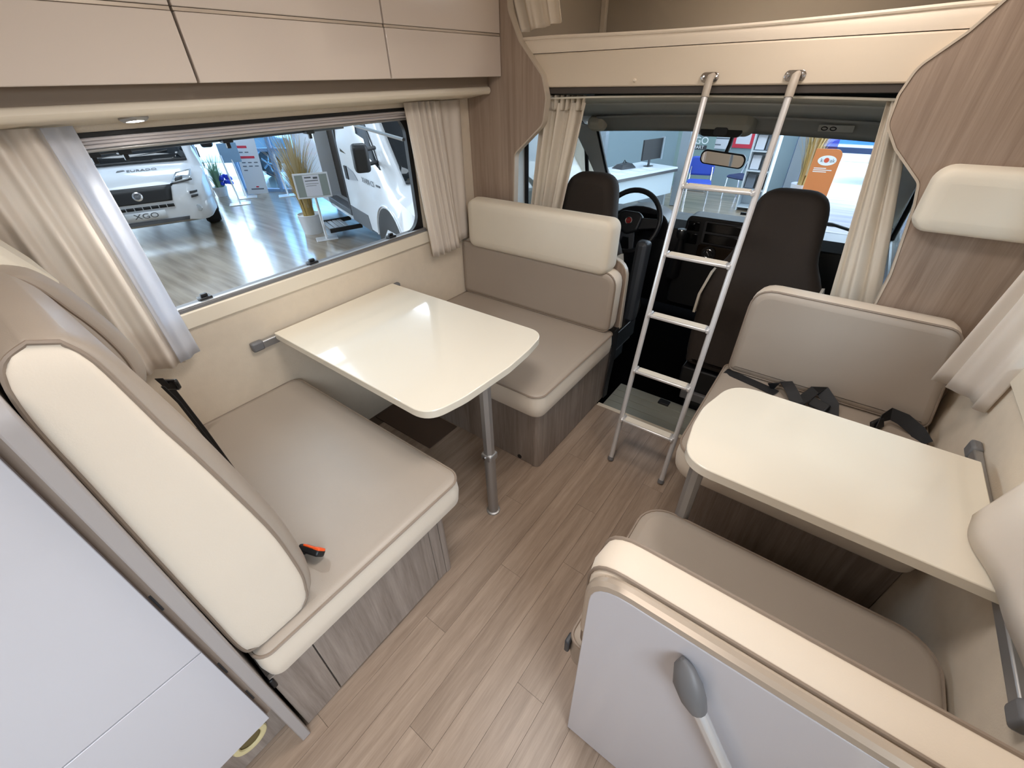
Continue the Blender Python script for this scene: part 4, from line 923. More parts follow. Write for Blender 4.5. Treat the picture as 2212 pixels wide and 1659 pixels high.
def st_at(x):
    if x >= ST[0][0]: return ST[0]
    for a, b in zip(ST, ST[1:]):
        if a[0] >= x >= b[0]:
            t = (a[0]-x)/(a[0]-b[0]); return tuple(p+(q-p)*t for p, q in zip(a, b))
    return (x,)+ST[-1][1:]
def van_ring(x):
    _, w, z0, zs, zt, wt = st_at(x)
    h = [(w*0.93, z0), (w, z0+0.08), (w, (z0+zs)/2), (w, zs), (wt+0.02, zt-0.05), (wt-0.02, zt-0.012), (wt*0.8, zt), (wt*0.4, zt+0.015)]
    return [(x, y, z) for y, z in h]+[(x, 0, st_at(x)[4]+0.02)]+[(x, -y, z) for y, z in reversed(h)]
def side_y(x, z):
    _, w, z0, zs, zt, wt = st_at(x)
    return w if z <= zs else w+(wt+0.02-w)*min(1, (z-zs)/max(1e-3, zt-0.05-zs))
def front_x(y, z):
    xz = 0.0
    for a, b in zip(ST[:6], ST[1:6]):
        if a[4] <= z <= b[4]: xz = a[0]+(b[0]-a[0])*(z-a[4])/(b[4]-a[4])
    xw = 0.0; y = abs(y)
    for a, b in zip(ST[:6], ST[1:6]):
        if a[1] <= y <= b[1]: xw = a[0]+(b[0]-a[0])*(y-a[1])/(b[1]-a[1])
    return min(xz, xw)
def front_patch(T, corners, mat, name, parent, n=8, lift=0.012, thick=0.012):
    """quad patch on the van nose; corners (y,z) in order bl, br, tr, tl"""
    pts = []
    for i in range(n+1):
        row = []
        for j in range(n+1):
            u, v = j/n, i/n
            a = Vector(corners[0]).lerp(Vector(corners[1]), u); b = Vector(corners[3]).lerp(Vector(corners[2]), u); c = a.lerp(b, v)
            row.append(T @ Vector((front_x(c.x, c.y)+lift, c.x, c.y)))
        pts.append(row)
    return MB().grid(pts).build(name, mat, parent, angle=50, solid=thick)
def side_patch(T, s, poly, mat, name, parent, lift=0.006, thick=0.008):
    q = [T @ Vector((x, s*(side_y(x, z)+lift), z)) for x, z in poly]
    q2 = [T @ Vector((x, s*(side_y(x, z)+lift-thick), z)) for x, z in poly]
    return MB().loft([q, q2]).build(name, mat, parent, angle=30)
def wheel(T, x, s, parent, x_off=0.0):
    M = T @ frame((x, s*0.86, 0.345), (1, 0, 0), (0, 0, 1))
    if s > 0: M = M @ Matrix.Rotation(PI, 4, 'X')
    # lathe axis is local z: -y for s<0
    w = MB().lathe([(0.21, -0.10), (0.31, -0.11), (0.345, -0.07), (0.345, 0.09), (0.32, 0.135), (0.235, 0.145), (0.21, 0.11)], M, 36, False).build('tyre', TYRE, parent)
    MB().lathe([(0.0, 0.085), (0.06, 0.10), (0.07, 0.085), (0.18, 0.105), (0.205, 0.125), (0.222, 0.13), (0.222, 0.08)], M, 36, False).build('rim', plain('rim_silver', S(205, 212, 220), 0.3, metal=0.6) if 'rim_silver' not in MATS else MATS['rim_silver'], w)
    for k in range(8):
        MB().obox(M @ Matrix.Rotation(2*PI*k/8, 4, 'Z') @ Matrix.Translation((0.14, 0, 0.108)), 0.085, 0.032, 0.02).build('rim_slot', DARKGR, w, bevel=0.004)
    return w
def van(T, name, label, plate, bonnet, open_side=None):
    v = tag(thing(name, '', ''), label, 'van')
    T = T @ Matrix.Scale(1.05, 4)
    xs = [s[0] for s in ST]
    rings = [van_ring(x) for x in xs]
    if open_side is None:
        rings += [van_ring(-4.0), van_ring(-5.9)]
        MB().loft([[T @ Vector(p) for p in r] for r in rings]).build('body', VANW, v, angle=40)
    else:
        MB().loft([[T @ Vector(p) for p in r] for r in rings]).build('cab_body', VANW, v, angle=40)
        MB().loft([[T @ Vector(p) for p in van_ring(x)] for x in (-3.95, -4.6, -5.9)]).build('rear_body', VANW, v, angle=40)
        s = open_side
        m = MB()
        for (ya, yb, za, zb, xa, xb) in ((-1.0, 1.0, 2.42, 2.56, -4.0, -2.55), (-s*1.02-0.02, -s*1.02+0.02, 0.3, 2.45, -4.0, -2.55), (-1.0, 1.0, 0.30, 0.46, -4.0, -2.55)):
            q = [T @ Vector((x, y, z)) for z in (za, zb) for y in (ya, yb) for x in (xa, xb)]
            m.add(q, [(0, 2, 3, 1), (4, 5, 7, 6), (0, 1, 5, 4), (2, 6, 7, 3), (0, 4, 6, 2), (1, 3, 7, 5)])
        m.build('door_opening', VANW, v)
        m = MB()
        for (ya, yb, za, zb, xa, xb, mt) in ((0.2, 0.85, 0.46, 1.55, -3.30, -2.70, 0),):
            q = [T @ Vector((x, s*y, z)) for z in (za, zb) for y in (ya, yb) for x in (xa, xb)]
            m.add(q, [(0, 2, 3, 1), (4, 5, 7, 6), (0, 1, 5, 4), (2, 6, 7, 3), (0, 4, 6, 2), (1, 3, 7, 5)])
        m.build('inner_cabinet', WHITE, v, bevel=0.01)
        for (ya, yb, za, zb, xa, xb, mt, nm) in ((0.88, 1.04, 0.38, 0.47, -3.93, -2.64, VANGREY, 'door_sill'), (0.1, 0.8, 0.46, 2.3, -3.93, -3.40, BROWNF, 'inner_curtain'), (0.97, 1.03, 0.45, 2.4, -2.70, -2.62, BLACKR, 'door_seal')):
            q = [T @ Vector((x, s*y, z)) for z in (za, zb) for y in (ya, yb) for x in (xa, xb)]
            MB().add(q, [(0, 2, 3, 1), (4, 5, 7, 6), (0, 1, 5, 4), (2, 6, 7, 3), (0, 4, 6, 2), (1, 3, 7, 5)]).build(nm, mt, v, bevel=0.01)
        stp = None
        for k in range(4):
            q = [T @ Vector((x, s*y, z)) for z in (0.14, 0.17) for y in (1.04+0.085*k, 1.115+0.085*k) for x in (-3.45, -2.85)]
            o = MB().add(q, [(0, 2, 3, 1), (4, 5, 7, 6), (0, 1, 5, 4), (2, 6, 7, 3), (0, 4, 6, 2), (1, 3, 7, 5)]).build('step_slat', ALU, v, bevel=0.006)
        for x in (-3.46, -2.84):
            q = [T @ Vector((xx, s*y, z)) for z in (0.12, 0.19) for y in (0.85, 1.39) for xx in (x-0.015, x+0.015)]
            MB().add(q, [(0, 2, 3, 1), (4, 5, 7, 6), (0, 1, 5, 4), (2, 6, 7, 3), (0, 4, 6, 2), (1, 3, 7, 5)]).build('step_bracket', BLACKP, v, bevel=0.006)
    # windscreen
    pts = []
    for i in range(9):
        x = -0.60-(1.90-0.60)*i/8; _, w, z0, zs, zt, wt = st_at(x)
        pts.append([T @ Vector((x+0.02*(1-u*u), u*(wt*0.93), zt+0.014+0.012*(1-u*u))) for u in [-1+2*k/8 for k in range(9)]])
    MB().grid(pts).build('windscreen', VANG, v, solid=0.01)
    MB().tube([pts[0][k]+Vector((0, 0, 0.012)) for k in range(9)], 0.02, 6).build('wiper_cowl', BLACKP, v)
    for (ya, yb) in ((-0.6, 0.05), (0.0, 0.62)):
        MB().tube([T @ Vector((-0.66, ya, 1.20)), T @ Vector((-0.72, yb, 1.27))], 0.012, 6).build('wiper', BLACKR, v)
    for s in (-1, 1):
        side_patch(T, s, [(-1.00, 1.24), (-2.50, 1.32), (-2.50, 2.08), (-1.86, 2.05), (-1.48, 1.70)], VANG, 'door_window', v)
        dh = side_patch(T, s, [(-2.34, 0.96), (-2.46, 0.96), (-2.46, 1.14), (-2.34, 1.14)], BLACKP, 'door_handle', v, 0.02, 0.03)
        side_patch(T, s, [(-1.72, 0.33), (-2.60, 0.33), (-2.60, 0.55), (-1.80, 0.55)], VANGREY, 'lower_cladding', v)
        arch = [(-0.98+0.43*math.cos(PI*k/16), 0.36+0.43*math.sin(PI*k/16)) for k in range(17)]+[(-0.98-0.43, 0.28), (-0.98+0.43, 0.28)]
        side_patch(T, s, arch, BLACKR, 'wheel_arch', v, 0.002)
        MB().tube([T @ Vector((x, s*(side_y(x, z)+0.006), z)) for x, z in [(-0.98+0.46*math.cos(PI*k/16), 0.36+0.46*math.sin(PI*k/16)) for k in range(17)]], 0.014, 6).build('arch_lip', VANW, v)
        wheel(T, -0.98, s, v)
        mr = MB().obox(T @ frame((-0.96, s*1.22, 1.40), (0.2, 1, 0), (0.15, 0, 1)), 0.19, 0.31, 0.15).build('side_mirror', BLACKP, v, bevel=0.045, seg=3)
        for z in (1.32, 1.48): MB().tube([T @ Vector((-1.10, s*0.98, z)), T @ Vector((-0.99, s*1.20, z))], 0.025, 8).build('mirror_arm', BLACKP, mr)
        if s*1 > -2:
            hl = front_patch(T, [(s*0.50, 0.855), (s*0.80, 0.89), (s*0.85, 1.01), (s*0.62, 0.985)], LAMPG, 'headlamp', v, 6, 0.014)
            front_patch(T, [(s*0.56, 0.875), (s*0.68, 0.895), (s*0.70, 0.955), (s*0.60, 0.94)], DARKGR, 'lamp_reflector', hl, 3, 0.02, 0.006)
            front_patch(T, [(s*0.49, 0.84), (s*0.81, 0.875), (s*0.815, 0.89), (s*0.495, 0.855)], BLACKR, 'lamp_edge', hl, 5, 0.018, 0.01)
            front_patch(T, [(s*0.70, 0.62), (s*0.80, 0.63), (s*0.81, 0.66), (s*0.71, 0.66)], DARKGR, 'vent_slot', v, 3, 0.014)
            front_patch(T, [(s*0.70, 0.68), (s*0.81, 0.69), (s*0.82, 0.72), (s*0.71, 0.72)], DARKGR, 'vent_slot', v, 3, 0.014)
            c = (s*0.74, 0.45); xx = front_x(*c)
            MB().lathe([(0, 0), (0.055, 0), (0.05, 0.012), (0, 0.014)], T @ frame((xx+0.0, c[0], c[1]), (s*0.35, 1, 0), (0, 0, 1)), 18).build('fog_lamp', LAMPG, v)
    front_patch(T, [(-0.43, 0.62), (0.43, 0.62), (0.49, 0.83), (-0.49, 0.83)], BLACKP, 'grille', v, 10, 0.014, 0.02)
    front_patch(T, [(-0.50, 0.825), (0.50, 0.825), (0.52, 0.845), (-0.52, 0.845)], BLACKR, 'bonnet_gap', v, 10, 0.016, 0.01)
    for k in range(8):
        y = -0.44+k*0.11; front_patch(T, [(y, 0.53), (y+0.097, 0.53), (y+0.097, 0.575), (y, 0.575)], BLACKR, 'intake_slot', v, 2, 0.016, 0.01)
    front_patch(T, [(-0.55, 0.30), (0.55, 0.30), (0.57, 0.355), (-0.57, 0.355)], VANGREY, 'lower_grille', v, 8, 0.016, 0.01)
    pl = front_patch(T, [(-0.27, 0.375), (0.27, 0.375), (0.27, 0.50), (-0.27, 0.50)], plain('plate_white', S(226, 232, 238), 0.4) if 'plate_white' not in MATS else MATS['plate_white'], 'licence_plate', v, 2, 0.03, 0.01)
    if plate: text_obj('plate_letters', plate, 0.11, T @ frame((0.037, 0, 0.438), (0, 1, 0), (0, 0, 1)), VANGREY, pl, 0.001, sx=1.35)
    e = MB().lathe([(0, 0), (0.062, 0), (0.068, 0.01), (0.055, 0.018), (0, 0.02)], T @ frame((-0.01, 0, 0.725), (0, 1, 0), (-0.25, 0, 1)), 26).build('badge', CHROME, v)
    MB().lathe([(0, 0.019), (0.045, 0.019), (0.044, 0.022), (0, 0.0225)], T @ frame((-0.01, 0, 0.725), (0, 1, 0), (-0.25, 0, 1)), 22).build('badge_field', VANGREY, e)
    text_obj('badge_letters', 'FIAT', 0.04, T @ frame((-0.01, 0, 0.725), (0, 1, 0), (-0.25, 0, 1)) @ Matrix.Translation((0, 0, 0.0232)), CHROME, e, 0.0005, sx=0.8)
    if bonnet:
        text_obj('bonnet_letters', bonnet, 0.085, T @ frame((-0.36, 0.18, 1.052), (0, 1, 0), (-0.9, 0, 0.32)), VANGREY, v, 0.002, sx=1.2)
        MB().prism([(0, 0), (0.12, 0.03), (0.10, 0.06), (0.02, 0.05)], T @ frame((-0.36, -0.16, 1.046), (0, 1, 0), (-0.9, 0, 0.32)), 0.003).build('bonnet_emblem', VANGREY, v)
    return v, T
# van with its nose towards the window
hx = Vector((0.938, -0.345, 0)).normalized()
TA = Matrix((hx, Vector((-hx.y, hx.x, 0)), Vector((0, 0, 1)))).transposed().to_4x4(); TA.translation = Vector((-9.60, 2.30, ZG))
van(TA, 'camper_van', 'white motorhome with black grille facing the left window', 'XGO', 'EURADO')
# van seen from the side with open sliding door
hx = Vector((0.95, -0.315, 0)).normalized()
TB = Matrix((hx, Vector((-hx.y, hx.x, 0)), Vector((0, 0, 1)))).transposed().to_4x4()
# hub at local (-0.98*1.05, -1.025*1.05) should fall on (-5.55, 3.97)
off = TB @ Vector((-0.98*1.05, -1.03*1.05, 0)); TB.translation = Vector((-5.07, 3.84, ZG))-off
vb, TBs = van(TB, 'camper_van', 'white camper van with open sliding door beside the dry grass', '', '', open_side=-1)
text_obj('side_letters', 'XVAN CS', 0.095, TBs @ frame((-1.48, -1.034, 1.04), (1, 0, 0), (0, 0, 1)), VANGREY, vb, 0.001, sx=1.2)
MB().prism([(-2.33, 0.96), (-1.92, 1.0), (-2.08, 1.10), (-2.33, 1.14)], TBs @ frame((0, -1.0315, 0), (1, 0, 0), (0, 0, 1)), 0.002).build('side_decal', plain('decal_grey', S(150, 156, 164), 0.5), vb)
MB().prism(rrect(-1.18, -1.03, 1.03, 1.055, 0.008), TBs @ frame((0, -1.028, 0), (1, 0, 0), (0, 0, 1)), 0.004).build('side_badge', VANGREY, vb)

# ---------------------------------------------------------------- plants, stands
def grass(name, c, h, n, spread, mat, parent, seed, w=0.012, lean=(0, 0)):
    rnd = random.Random(seed); m = MB()
    for _ in range(n):
        a = rnd.uniform(0, 2*PI); r0 = rnd.uniform(0, 0.10); hh = h*rnd.uniform(0.55, 1.0); sp = spread*rnd.uniform(0.1, 1.0)
        d = Vector((math.cos(a), math.sin(a), 0)); s = Vector((-d.y, d.x, 0)); b = Vector(c)+d*r0
        vs_ = []
        for k in range(5):
            t = k/4; p = b+Vector((0, 0, hh*(t-0.12*t*t*sp/max(spread, 1e-3))))+d*sp*t*t+Vector((lean[0], lean[1], 0))*t*t
            ww = w*(1-t*0.85); vs_ += [p+s*ww/2, p-s*ww/2]
        m.add(vs_, [(2*k, 2*k+1, 2*k+3, 2*k+2) for k in range(4)])
    o = m.build(name, mat, parent, angle=80); o['kind'] = 'stuff'; return o
STRAW = plain('dry_straw', S(196, 168, 104), 0.8); STRAW2 = plain('dry_straw_pale', S(206, 194, 160), 0.8); GREENG = plain('green_grass', S(138, 172, 140), 0.8)
POTW = plain('pot_white', S(228, 232, 238), 0.4)
pot = tag(thing('potted_grass', '', ''), 'tall dry ornamental grass in a white pot by the van', 'plant')
PC = (-7.78, 4.20, ZG)
MB().lathe([(0.0, 0.0), (0.165, 0.0), (0.205, 0.33), (0.195, 0.335), (0.185, 0.30), (0.0, 0.29)], UP(*PC), 28).build('pot', POTW, pot)
grass('straw', (PC[0], PC[1], ZG+0.28), 1.25, 420, 0.38, STRAW, pot, 1)
grass('plumes', (PC[0], PC[1], ZG+0.45), 1.35, 130, 0.50, STRAW2, pot, 2, 0.03)
sg = tag(thing('price_sign', '', ''), 'white framed price sign on a stand before the dry grass', 'sign')
SC = Vector((-7.22, 4.10, ZG)); MSg = frame(SC, (0.46, 0.89, 0), (0, 0, 1))
MB().prism(rrect(-0.18, 0.18, -0.13, 0.13, 0.03), UP(SC.x, SC.y, ZG+0.001) @ Matrix.Rotation(1.1, 4, 'Z'), 0.012).build('base_plate', ALUW, sg, bevel=0.003)
MB().tube([SC+Vector((0, 0, 0.01)), SC+Vector((-0.02, 0.0, 0.80))], 0.022, 10).build('pole', ALUW, sg)
MSb = MSg @ Matrix.Translation((0, 0.88, 0.03)) @ Matrix.Rotation(-0.02, 4, 'Z')
MB().prism(rrect(-0.27, 0.27, -0.19, 0.19, 0.01), MSb, 0.02).build('board', POTW, sg, bevel=0.004)
MB().prism(rrect(-0.245, 0.245, -0.165, 0.165, 0.002), MSb @ Matrix.Translation((0, 0, 0.02)), 0.002).build('back_card', plain('card_grey', S(150, 160, 156), 0.7), sg)
pp = MB().prism(rrect(-0.125, 0.125, -0.16, 0.16, 0.002), MSb @ Matrix.Translation((0, 0, 0.022)), 0.002).build('paper', plain('paper', S(225, 228, 238), 0.7), sg)
for (x0, x1, y, hh) in ((-0.10, 0.0, 0.125, 0.02), (0.03, 0.10, 0.115, 0.03), (-0.10, 0.10, 0.075, 0.012), (-0.10, 0.10, 0.03, 0.006), (-0.10, 0.06, 0.0, 0.006)):
    MB().prism([(x0, y-hh/2), (x1, y-hh/2), (x1, y+hh/2), (x0, y+hh/2)], MSb @ Matrix.Translation((0, 0, 0.024)), 0.0006).build('print_line', VANGREY, pp)
# roll-up info panel by the facade
ip = tag(thing('info_panel', '', ''), 'tall white information panel with red bars at the glass facade', 'sign')
IC = Vector((-12.1, 5.37, ZG)); MI = frame(IC, (0.46, 0.89, 0), (0, 0, 1))
MB().prism(rrect(-0.23, 0.23, 0.0, 2.1, 0.005), MI @ Matrix.Rotation(-0.06, 4, 'Z'), 0.02).build('board', POTW, ip)
REDP = plain('print_red', S(215, 60, 80), 0.6); GREYP = plain('print_grey', S(110, 118, 130), 0.6)
MIb = MI @ Matrix.Rotation(-0.06, 4, 'Z') @ Matrix.Translation((0, 0, 0.021))
def mark(x0, x1, y0, y1, mat, nm='print_bar'): return MB().prism([(x0, y0), (x1, y0), (x1, y1), (x0, y1)], MIb, 0.003).build(nm, mat, ip)
mark(-0.18, 0.08, 1.30, 1.52, GREYP, 'print_picture'); mark(-0.19, 0.02, 1.02, 1.07, REDP); mark(-0.19, 0.13, 0.80, 0.85, REDP)
for (x, y) in ((-0.17, 0.92), (-0.05, 0.92), (-0.17, 0.70), (-0.04, 0.70), (0.09, 0.70), (-0.17, 0.62), (-0.04, 0.62), (0.09, 0.62), (-0.17, 0.53)): mark(x, x+0.08, y, y+0.022, GREYP)
mark(-0.13, 0.15, 0.10, 0.13, GREYP); mark(-0.01, 0.05, 0.15, 0.18, REDP)
# sign stands far away
def stand(c, h, lean, board, label):
    r = tag(thing('sign_stand', '', '', 'sign stands by the facade'), label, 'stand')
    c = Vector(c)
    MB().prism(rrect(-0.22, 0.22, -0.16, 0.16, 0.03), UP(c.x, c.y, ZG+0.001) @ Matrix.Rotation(1.1, 4, 'Z'), 0.012).build('base_plate', ALUW, r, bevel=0.003)
    MB().tube([c+Vector((0, 0, 0.01)), c+Vector((lean, 0, h))], 0.02, 8).build('pole', ALUW, r)
    if board:
        M = frame(c+Vector((lean, 0, h+0.12)), (0.46, 0.89, 0), (0, 0, 1))
        MB().prism(rrect(-0.2, 0.2, -0.2, 0.2, 0.01), M, 0.02).build('board', plain('stand_board', S(130, 160, 185), 0.5) if 'stand_board' not in MATS else MATS['stand_board'], r)
stand((-11.35, 4.55, ZG), 1.0, -0.1, False, 'slim silver stand nearest the motorhome nose')
stand((-11.9, 4.98, ZG), 0.85, -0.1, True, 'silver stand with a blue-grey board by the glass door')
stand((-11.2, 5.66, ZG), 0.9, -0.1, False, 'slim silver stand right of the information panel')
pl = tag(thing('planter', '', ''), 'low planter with green grass and blue flowers beside the motorhome', 'plant')
QC = (-12.65, 4.74, ZG)
MB().lathe([(0.0, 0.0), (0.12, 0.0), (0.16, 0.22), (0.15, 0.22), (0.14, 0.19), (0.0, 0.19)], UP(*QC), 20).build('pot', POTW, pl)
grass('leaves', (QC[0], QC[1], ZG+0.19), 0.8, 160, 0.35, GREENG, pl, 5, 0.02)
rb = random.Random(2); m = MB()
for k in range(14):
    m.lathe([(0, -0.05), (0.045, -0.03), (0.05, 0.0), (0.03, 0.04), (0, 0.05)], UP(QC[0]+0.1+rb.uniform(-0.12, 0.12), QC[1]+0.12+rb.uniform(-0.12, 0.12), ZG+0.36+rb.uniform(-0.08, 0.12)), 8)
m.build('flowers', plain('blue_flower', S(40, 70, 210), 0.6), pl)['kind'] = 'stuff'
# car outside the glass
car = tag(thing('parked_car', '', ''), 'white parked car with alloy wheel outside the glass facade', 'car')
MC = frame(FA+FN*-1.9+FD*-1.2+Vector((0, 0, 0)), FD, (0, 0, 1))
MB().prism(spline([(-2.0, 0.35), (-1.98, 0.75), (-1.2, 0.95), (-0.5, 1.45), (0.9, 1.48), (1.7, 1.05), (2.15, 0.95), (2.2, 0.35)], 5), MC @ Matrix.Translation((0, 0, -1.7)), 1.7).build('body', VANW, car, bevel=0.05, seg=3)
MB().prism([(-0.95, 0.98), (-0.42, 1.38), (0.80, 1.40), (1.45, 1.02)], MC @ Matrix.Translation((0, 0, 0.0)), 0.01).build('side_glass', VANG, car)
for x in (-1.25, 1.35):
    w = MB().lathe([(0.0, -0.05), (0.34, -0.05), (0.36, 0.0), (0.33, 0.03), (0.25, 0.03)], MC @ Matrix.Translation((x, 0.35, 0.0)), 32, True).build('tyre', TYRE, car)
    MB().lathe([(0.0, 0.031), (0.245, 0.031), (0.25, 0.036), (0.0, 0.034)], MC @ Matrix.Translation((x, 0.35, 0.0)), 28, True).build('rim', DARKGR, w)
    for k in range(5): MB().obox(MC @ Matrix.Translation((x, 0.35, 0.045)) @ Matrix.Rotation(2*PI*k/5, 4, 'Z') @ Matrix.Translation((0.12, 0, 0)), 0.22, 0.05, 0.02).build('rim_spoke', LAMPG, w, bevel=0.006)

# ---------------------------------------------------------------- office corner ahead of the windscreen
COLG = plain('column_grey', S(150, 162, 172), 0.6)
struct(box('wall_office', -6.5, -1.30, 12.0, 12.1, ZG, 4.0, plain('office_wall', S(146, 168, 178), 0.8), None, 0))
for nm, (x, y, w) in (('column_1', (-2.93, 9.62, 0.085)), ('column_2', (-1.17, 12.0, 0.12)), ('column_3', (-4.35, 8.9, 0.07))):
    struct(box(nm, x-w, x+w, y-w, y+w, ZG, 4.0, COLG, None, 0.01))
dk = tag(thing('office_desk', '', ''), 'white office desk with dark edge beyond the windscreen', 'desk')
MD = frame((-3.20, 8.62, ZG), (0.30, 0.954, 0), (-0.954, 0.30, 0))     # u along front edge, v away to the left
def dbox(name, u0, u1, v0, v1, z0, z1, mat, parent=dk, bevel=0.004):
    q = [MD @ Vector((u, v, z)) for z in (z0, z1) for v in (v0, v1) for u in (u0, u1)]
    return MB().add(q, [(0, 2, 3, 1), (4, 5, 7, 6), (0, 1, 5, 4), (2, 6, 7, 3), (0, 4, 6, 2), (1, 3, 7, 5)]).build(name, mat, parent, bevel=bevel)
DESKW = plain('desk_white', S(214, 224, 232), 0.5)
dbox('desk_top', -1.0, 0.78, -0.05, 0.85, 0.735, 0.765, DESKW); dbox('edge_band', -1.0, 0.78, -0.056, -0.05, 0.69, 0.735, DARKGR)
dbox('modesty_panel', -1.0, 0.76, 0.0, 0.02, 0.28, 0.69, plain('panel_pale', S(188, 204, 214), 0.7))
for u in (-0.95, 0.70): dbox('desk_leg', u, u+0.05, 0.1, 0.75, 0.0, 0.735, COLG)
mo = tag(thing('monitor', '', ''), 'dark computer monitor standing on the white desk', 'monitor')
dbox('foot', 0.34, 0.50, 0.33, 0.45, 0.766, 0.778, DARKGR, mo); dbox('neck', 0.36, 0.40, 0.34, 0.37, 0.778, 0.93, DARKGR, mo)
dbox('screen', 0.10, 0.66, 0.30, 0.335, 0.90, 1.25, BLACKP, mo); dbox('bezel', 0.64, 0.68, 0.28, 0.345, 0.88, 1.27, COLG, mo)
bg_ = tag(thing('desk_papers', '', ''), 'white papers spread on the office desk', 'papers')
for k, (u, v) in enumerate(((-0.75, 0.15), (-0.45, 0.1), (-0.15, 0.18), (-0.5, 0.42), (0.1, 0.12))): dbox('sheet', u, u+0.22, v-0.06, v+0.20, 0.7655+0.0005*k, 0.767+0.0005*k, MATS['paper'], bg_, 0)
nb = tag(thing('desk_bag', '', ''), 'dark grey folder bag lying on the office desk', 'bag')
q = [MD @ Vector(p) for p in ((-0.30, 0.45, 0.768), (0.12, 0.42, 0.768), (0.12, 0.72, 0.768), (-0.30, 0.72, 0.768), (-0.20, 0.5, 0.84), (0.05, 0.48, 0.85), (0.06, 0.66, 0.86), (-0.22, 0.66, 0.84))]
MB().add(q, [(0, 3, 2, 1), (4, 5, 6, 7), (0, 1, 5, 4), (1, 2, 6, 5), (2, 3, 7, 6), (3, 0, 4, 7)]).build('bag_body', DARKGR, nb, bevel=0.02)
MB().tube([MD @ Vector((-0.1, 0.6, 0.85)), MD @ Vector((-0.05, 0.6, 0.90)), MD @ Vector((0.0, 0.6, 0.85))], 0.008, 6).build('bag_handle', BLACKP, nb)
# blue chairs
BLUEC = plain('chair_blue', S(52, 84, 190), 0.6)
def office_chair(c, rz, mat, label, grp):
    r = tag(thing('visitor_chair', '', '', grp), label, 'chair')
    T = Matrix.Translation(c) @ Matrix.Rotation(rz, 4, 'Z')
    softbox('seat', rrect(-0.23, 0.23, -0.22, 0.22, 0.07), 0.05, T @ UP(0, 0, 0.43), mat, r, 0.02)
    softbox('backrest', rrect(-0.23, 0.23, 0.55, 0.88, 0.06), 0.04, T @ frame((0, 0.27, 0), (1, 0, 0), (0, 0.12, 1)), mat, r, 0.015)
    for sx in (-1, 1):
        MB().tube([T @ Vector((sx*0.21, -0.2, 0.0)), T @ Vector((sx*0.21, -0.17, 0.43))], 0.011, 8).build('leg', CHROME, r)
        MB().tube([T @ Vector((sx*0.21, 0.24, 0.0)), T @ Vector((sx*0.21, 0.18, 0.43)), T @ Vector((sx*0.20, 0.30, 0.7))], 0.011, 8).build('leg', CHROME, r)
    return r
office_chair((-2.56, 9.72, ZG), 0.25, BLUEC, 'blue visitor chair between the ladder rails beyond the glass', 'office chairs')
office_chair((-1.98, 10.75, ZG), -0.5, plain('chair_navy', S(34, 48, 92), 0.6), 'dark navy visitor chair right of the blue chair', 'office chairs')
# banner, posters
bn = tag(thing('brand_banner', '', ''), 'grey-green banner with brand lettering behind the blue chair', 'banner')
MBn = frame((-3.20, 11.2, ZG), (1, 0, 0), (0, 0, 1))
MB().prism(rrect(-0.42, 0.42, 0.05, 2.1, 0.005), MBn, 0.015).build('sheet', plain('banner_green', S(132, 156, 154), 0.7), bn)
MB().box(-3.63, -2.77, 11.14, 11.26, ZG+0.001, ZG+0.06).build('foot', ALU, bn, bevel=0.01)
LETW = plain('letters_white', S(240, 244, 246), 0.6)
text_obj('banner_letters', 'eurado', 0.16, MBn @ Matrix.Translation((0.06, 1.155, 0.017)), GREYP, bn, 0.001)
text_obj('banner_letters', 'XGO', 0.20, MBn @ Matrix.Translation((0.05, 1.03, 0.017)), LETW, bn, 0.001)
MB().prism([(-0.25, 0.855), (0.26, 0.855), (0.26, 0.945), (-0.25, 0.945)], MBn @ Matrix.Translation((0, 0, 0.016)), 0.002).build('banner_strip', DARKGR, bn)
text_obj('banner_letters', 'SMART', 0.09, MBn @ Matrix.Translation((0.06, 0.90, 0.019)), LETW, bn, 0.001)
MB().tube([MBn @ Vector((0.0+0.16*math.cos(PI*k/10), 1.20+0.06*math.sin(PI*k/10), 0.018)) for k in range(11)], 0.012, 6).build('banner_arc', plain('print_orange', S(220, 90, 60), 0.6), bn)
po = tag(thing('poster', '', ''), 'white text poster on the office wall right of the banner', 'poster')
def poster(c, w, h, mat, parent):
    M = frame(c, (1, 0, 0), (0, 0, 1)); MB().prism(rrect(-w/2, w/2, -h/2, h/2, 0.004), M, 0.01).build('sheet', mat, parent); return M
M = poster((-2.84, 11.985, 0.45), 0.46, 0.60, MATS['paper'], po)
for (y, w_) in ((0.2, 0.3), (0.05, 0.36), (0.0, 0.36), (-0.05, 0.3), (-0.1, 0.36), (-0.23, 0.2)): MB().prism([(-0.2, y), (-0.2+w_, y), (-0.2+w_, y+0.025), (-0.2, y+0.025)], M @ Matrix.Translation((0, 0, 0.0105)), 0.001).build('print_line', GREYP, po)
po = tag(thing('poster', '', ''), 'white poster with red frame on the office wall', 'poster')
M = poster((-2.38, 11.985, 0.42), 0.42, 0.46, REDP, po); MB().prism(rrect(-0.15, 0.15, -0.15, 0.18, 0.004), M @ Matrix.Translation((0, 0, 0.0105)), 0.001).build('print_field', MATS['paper'], po)
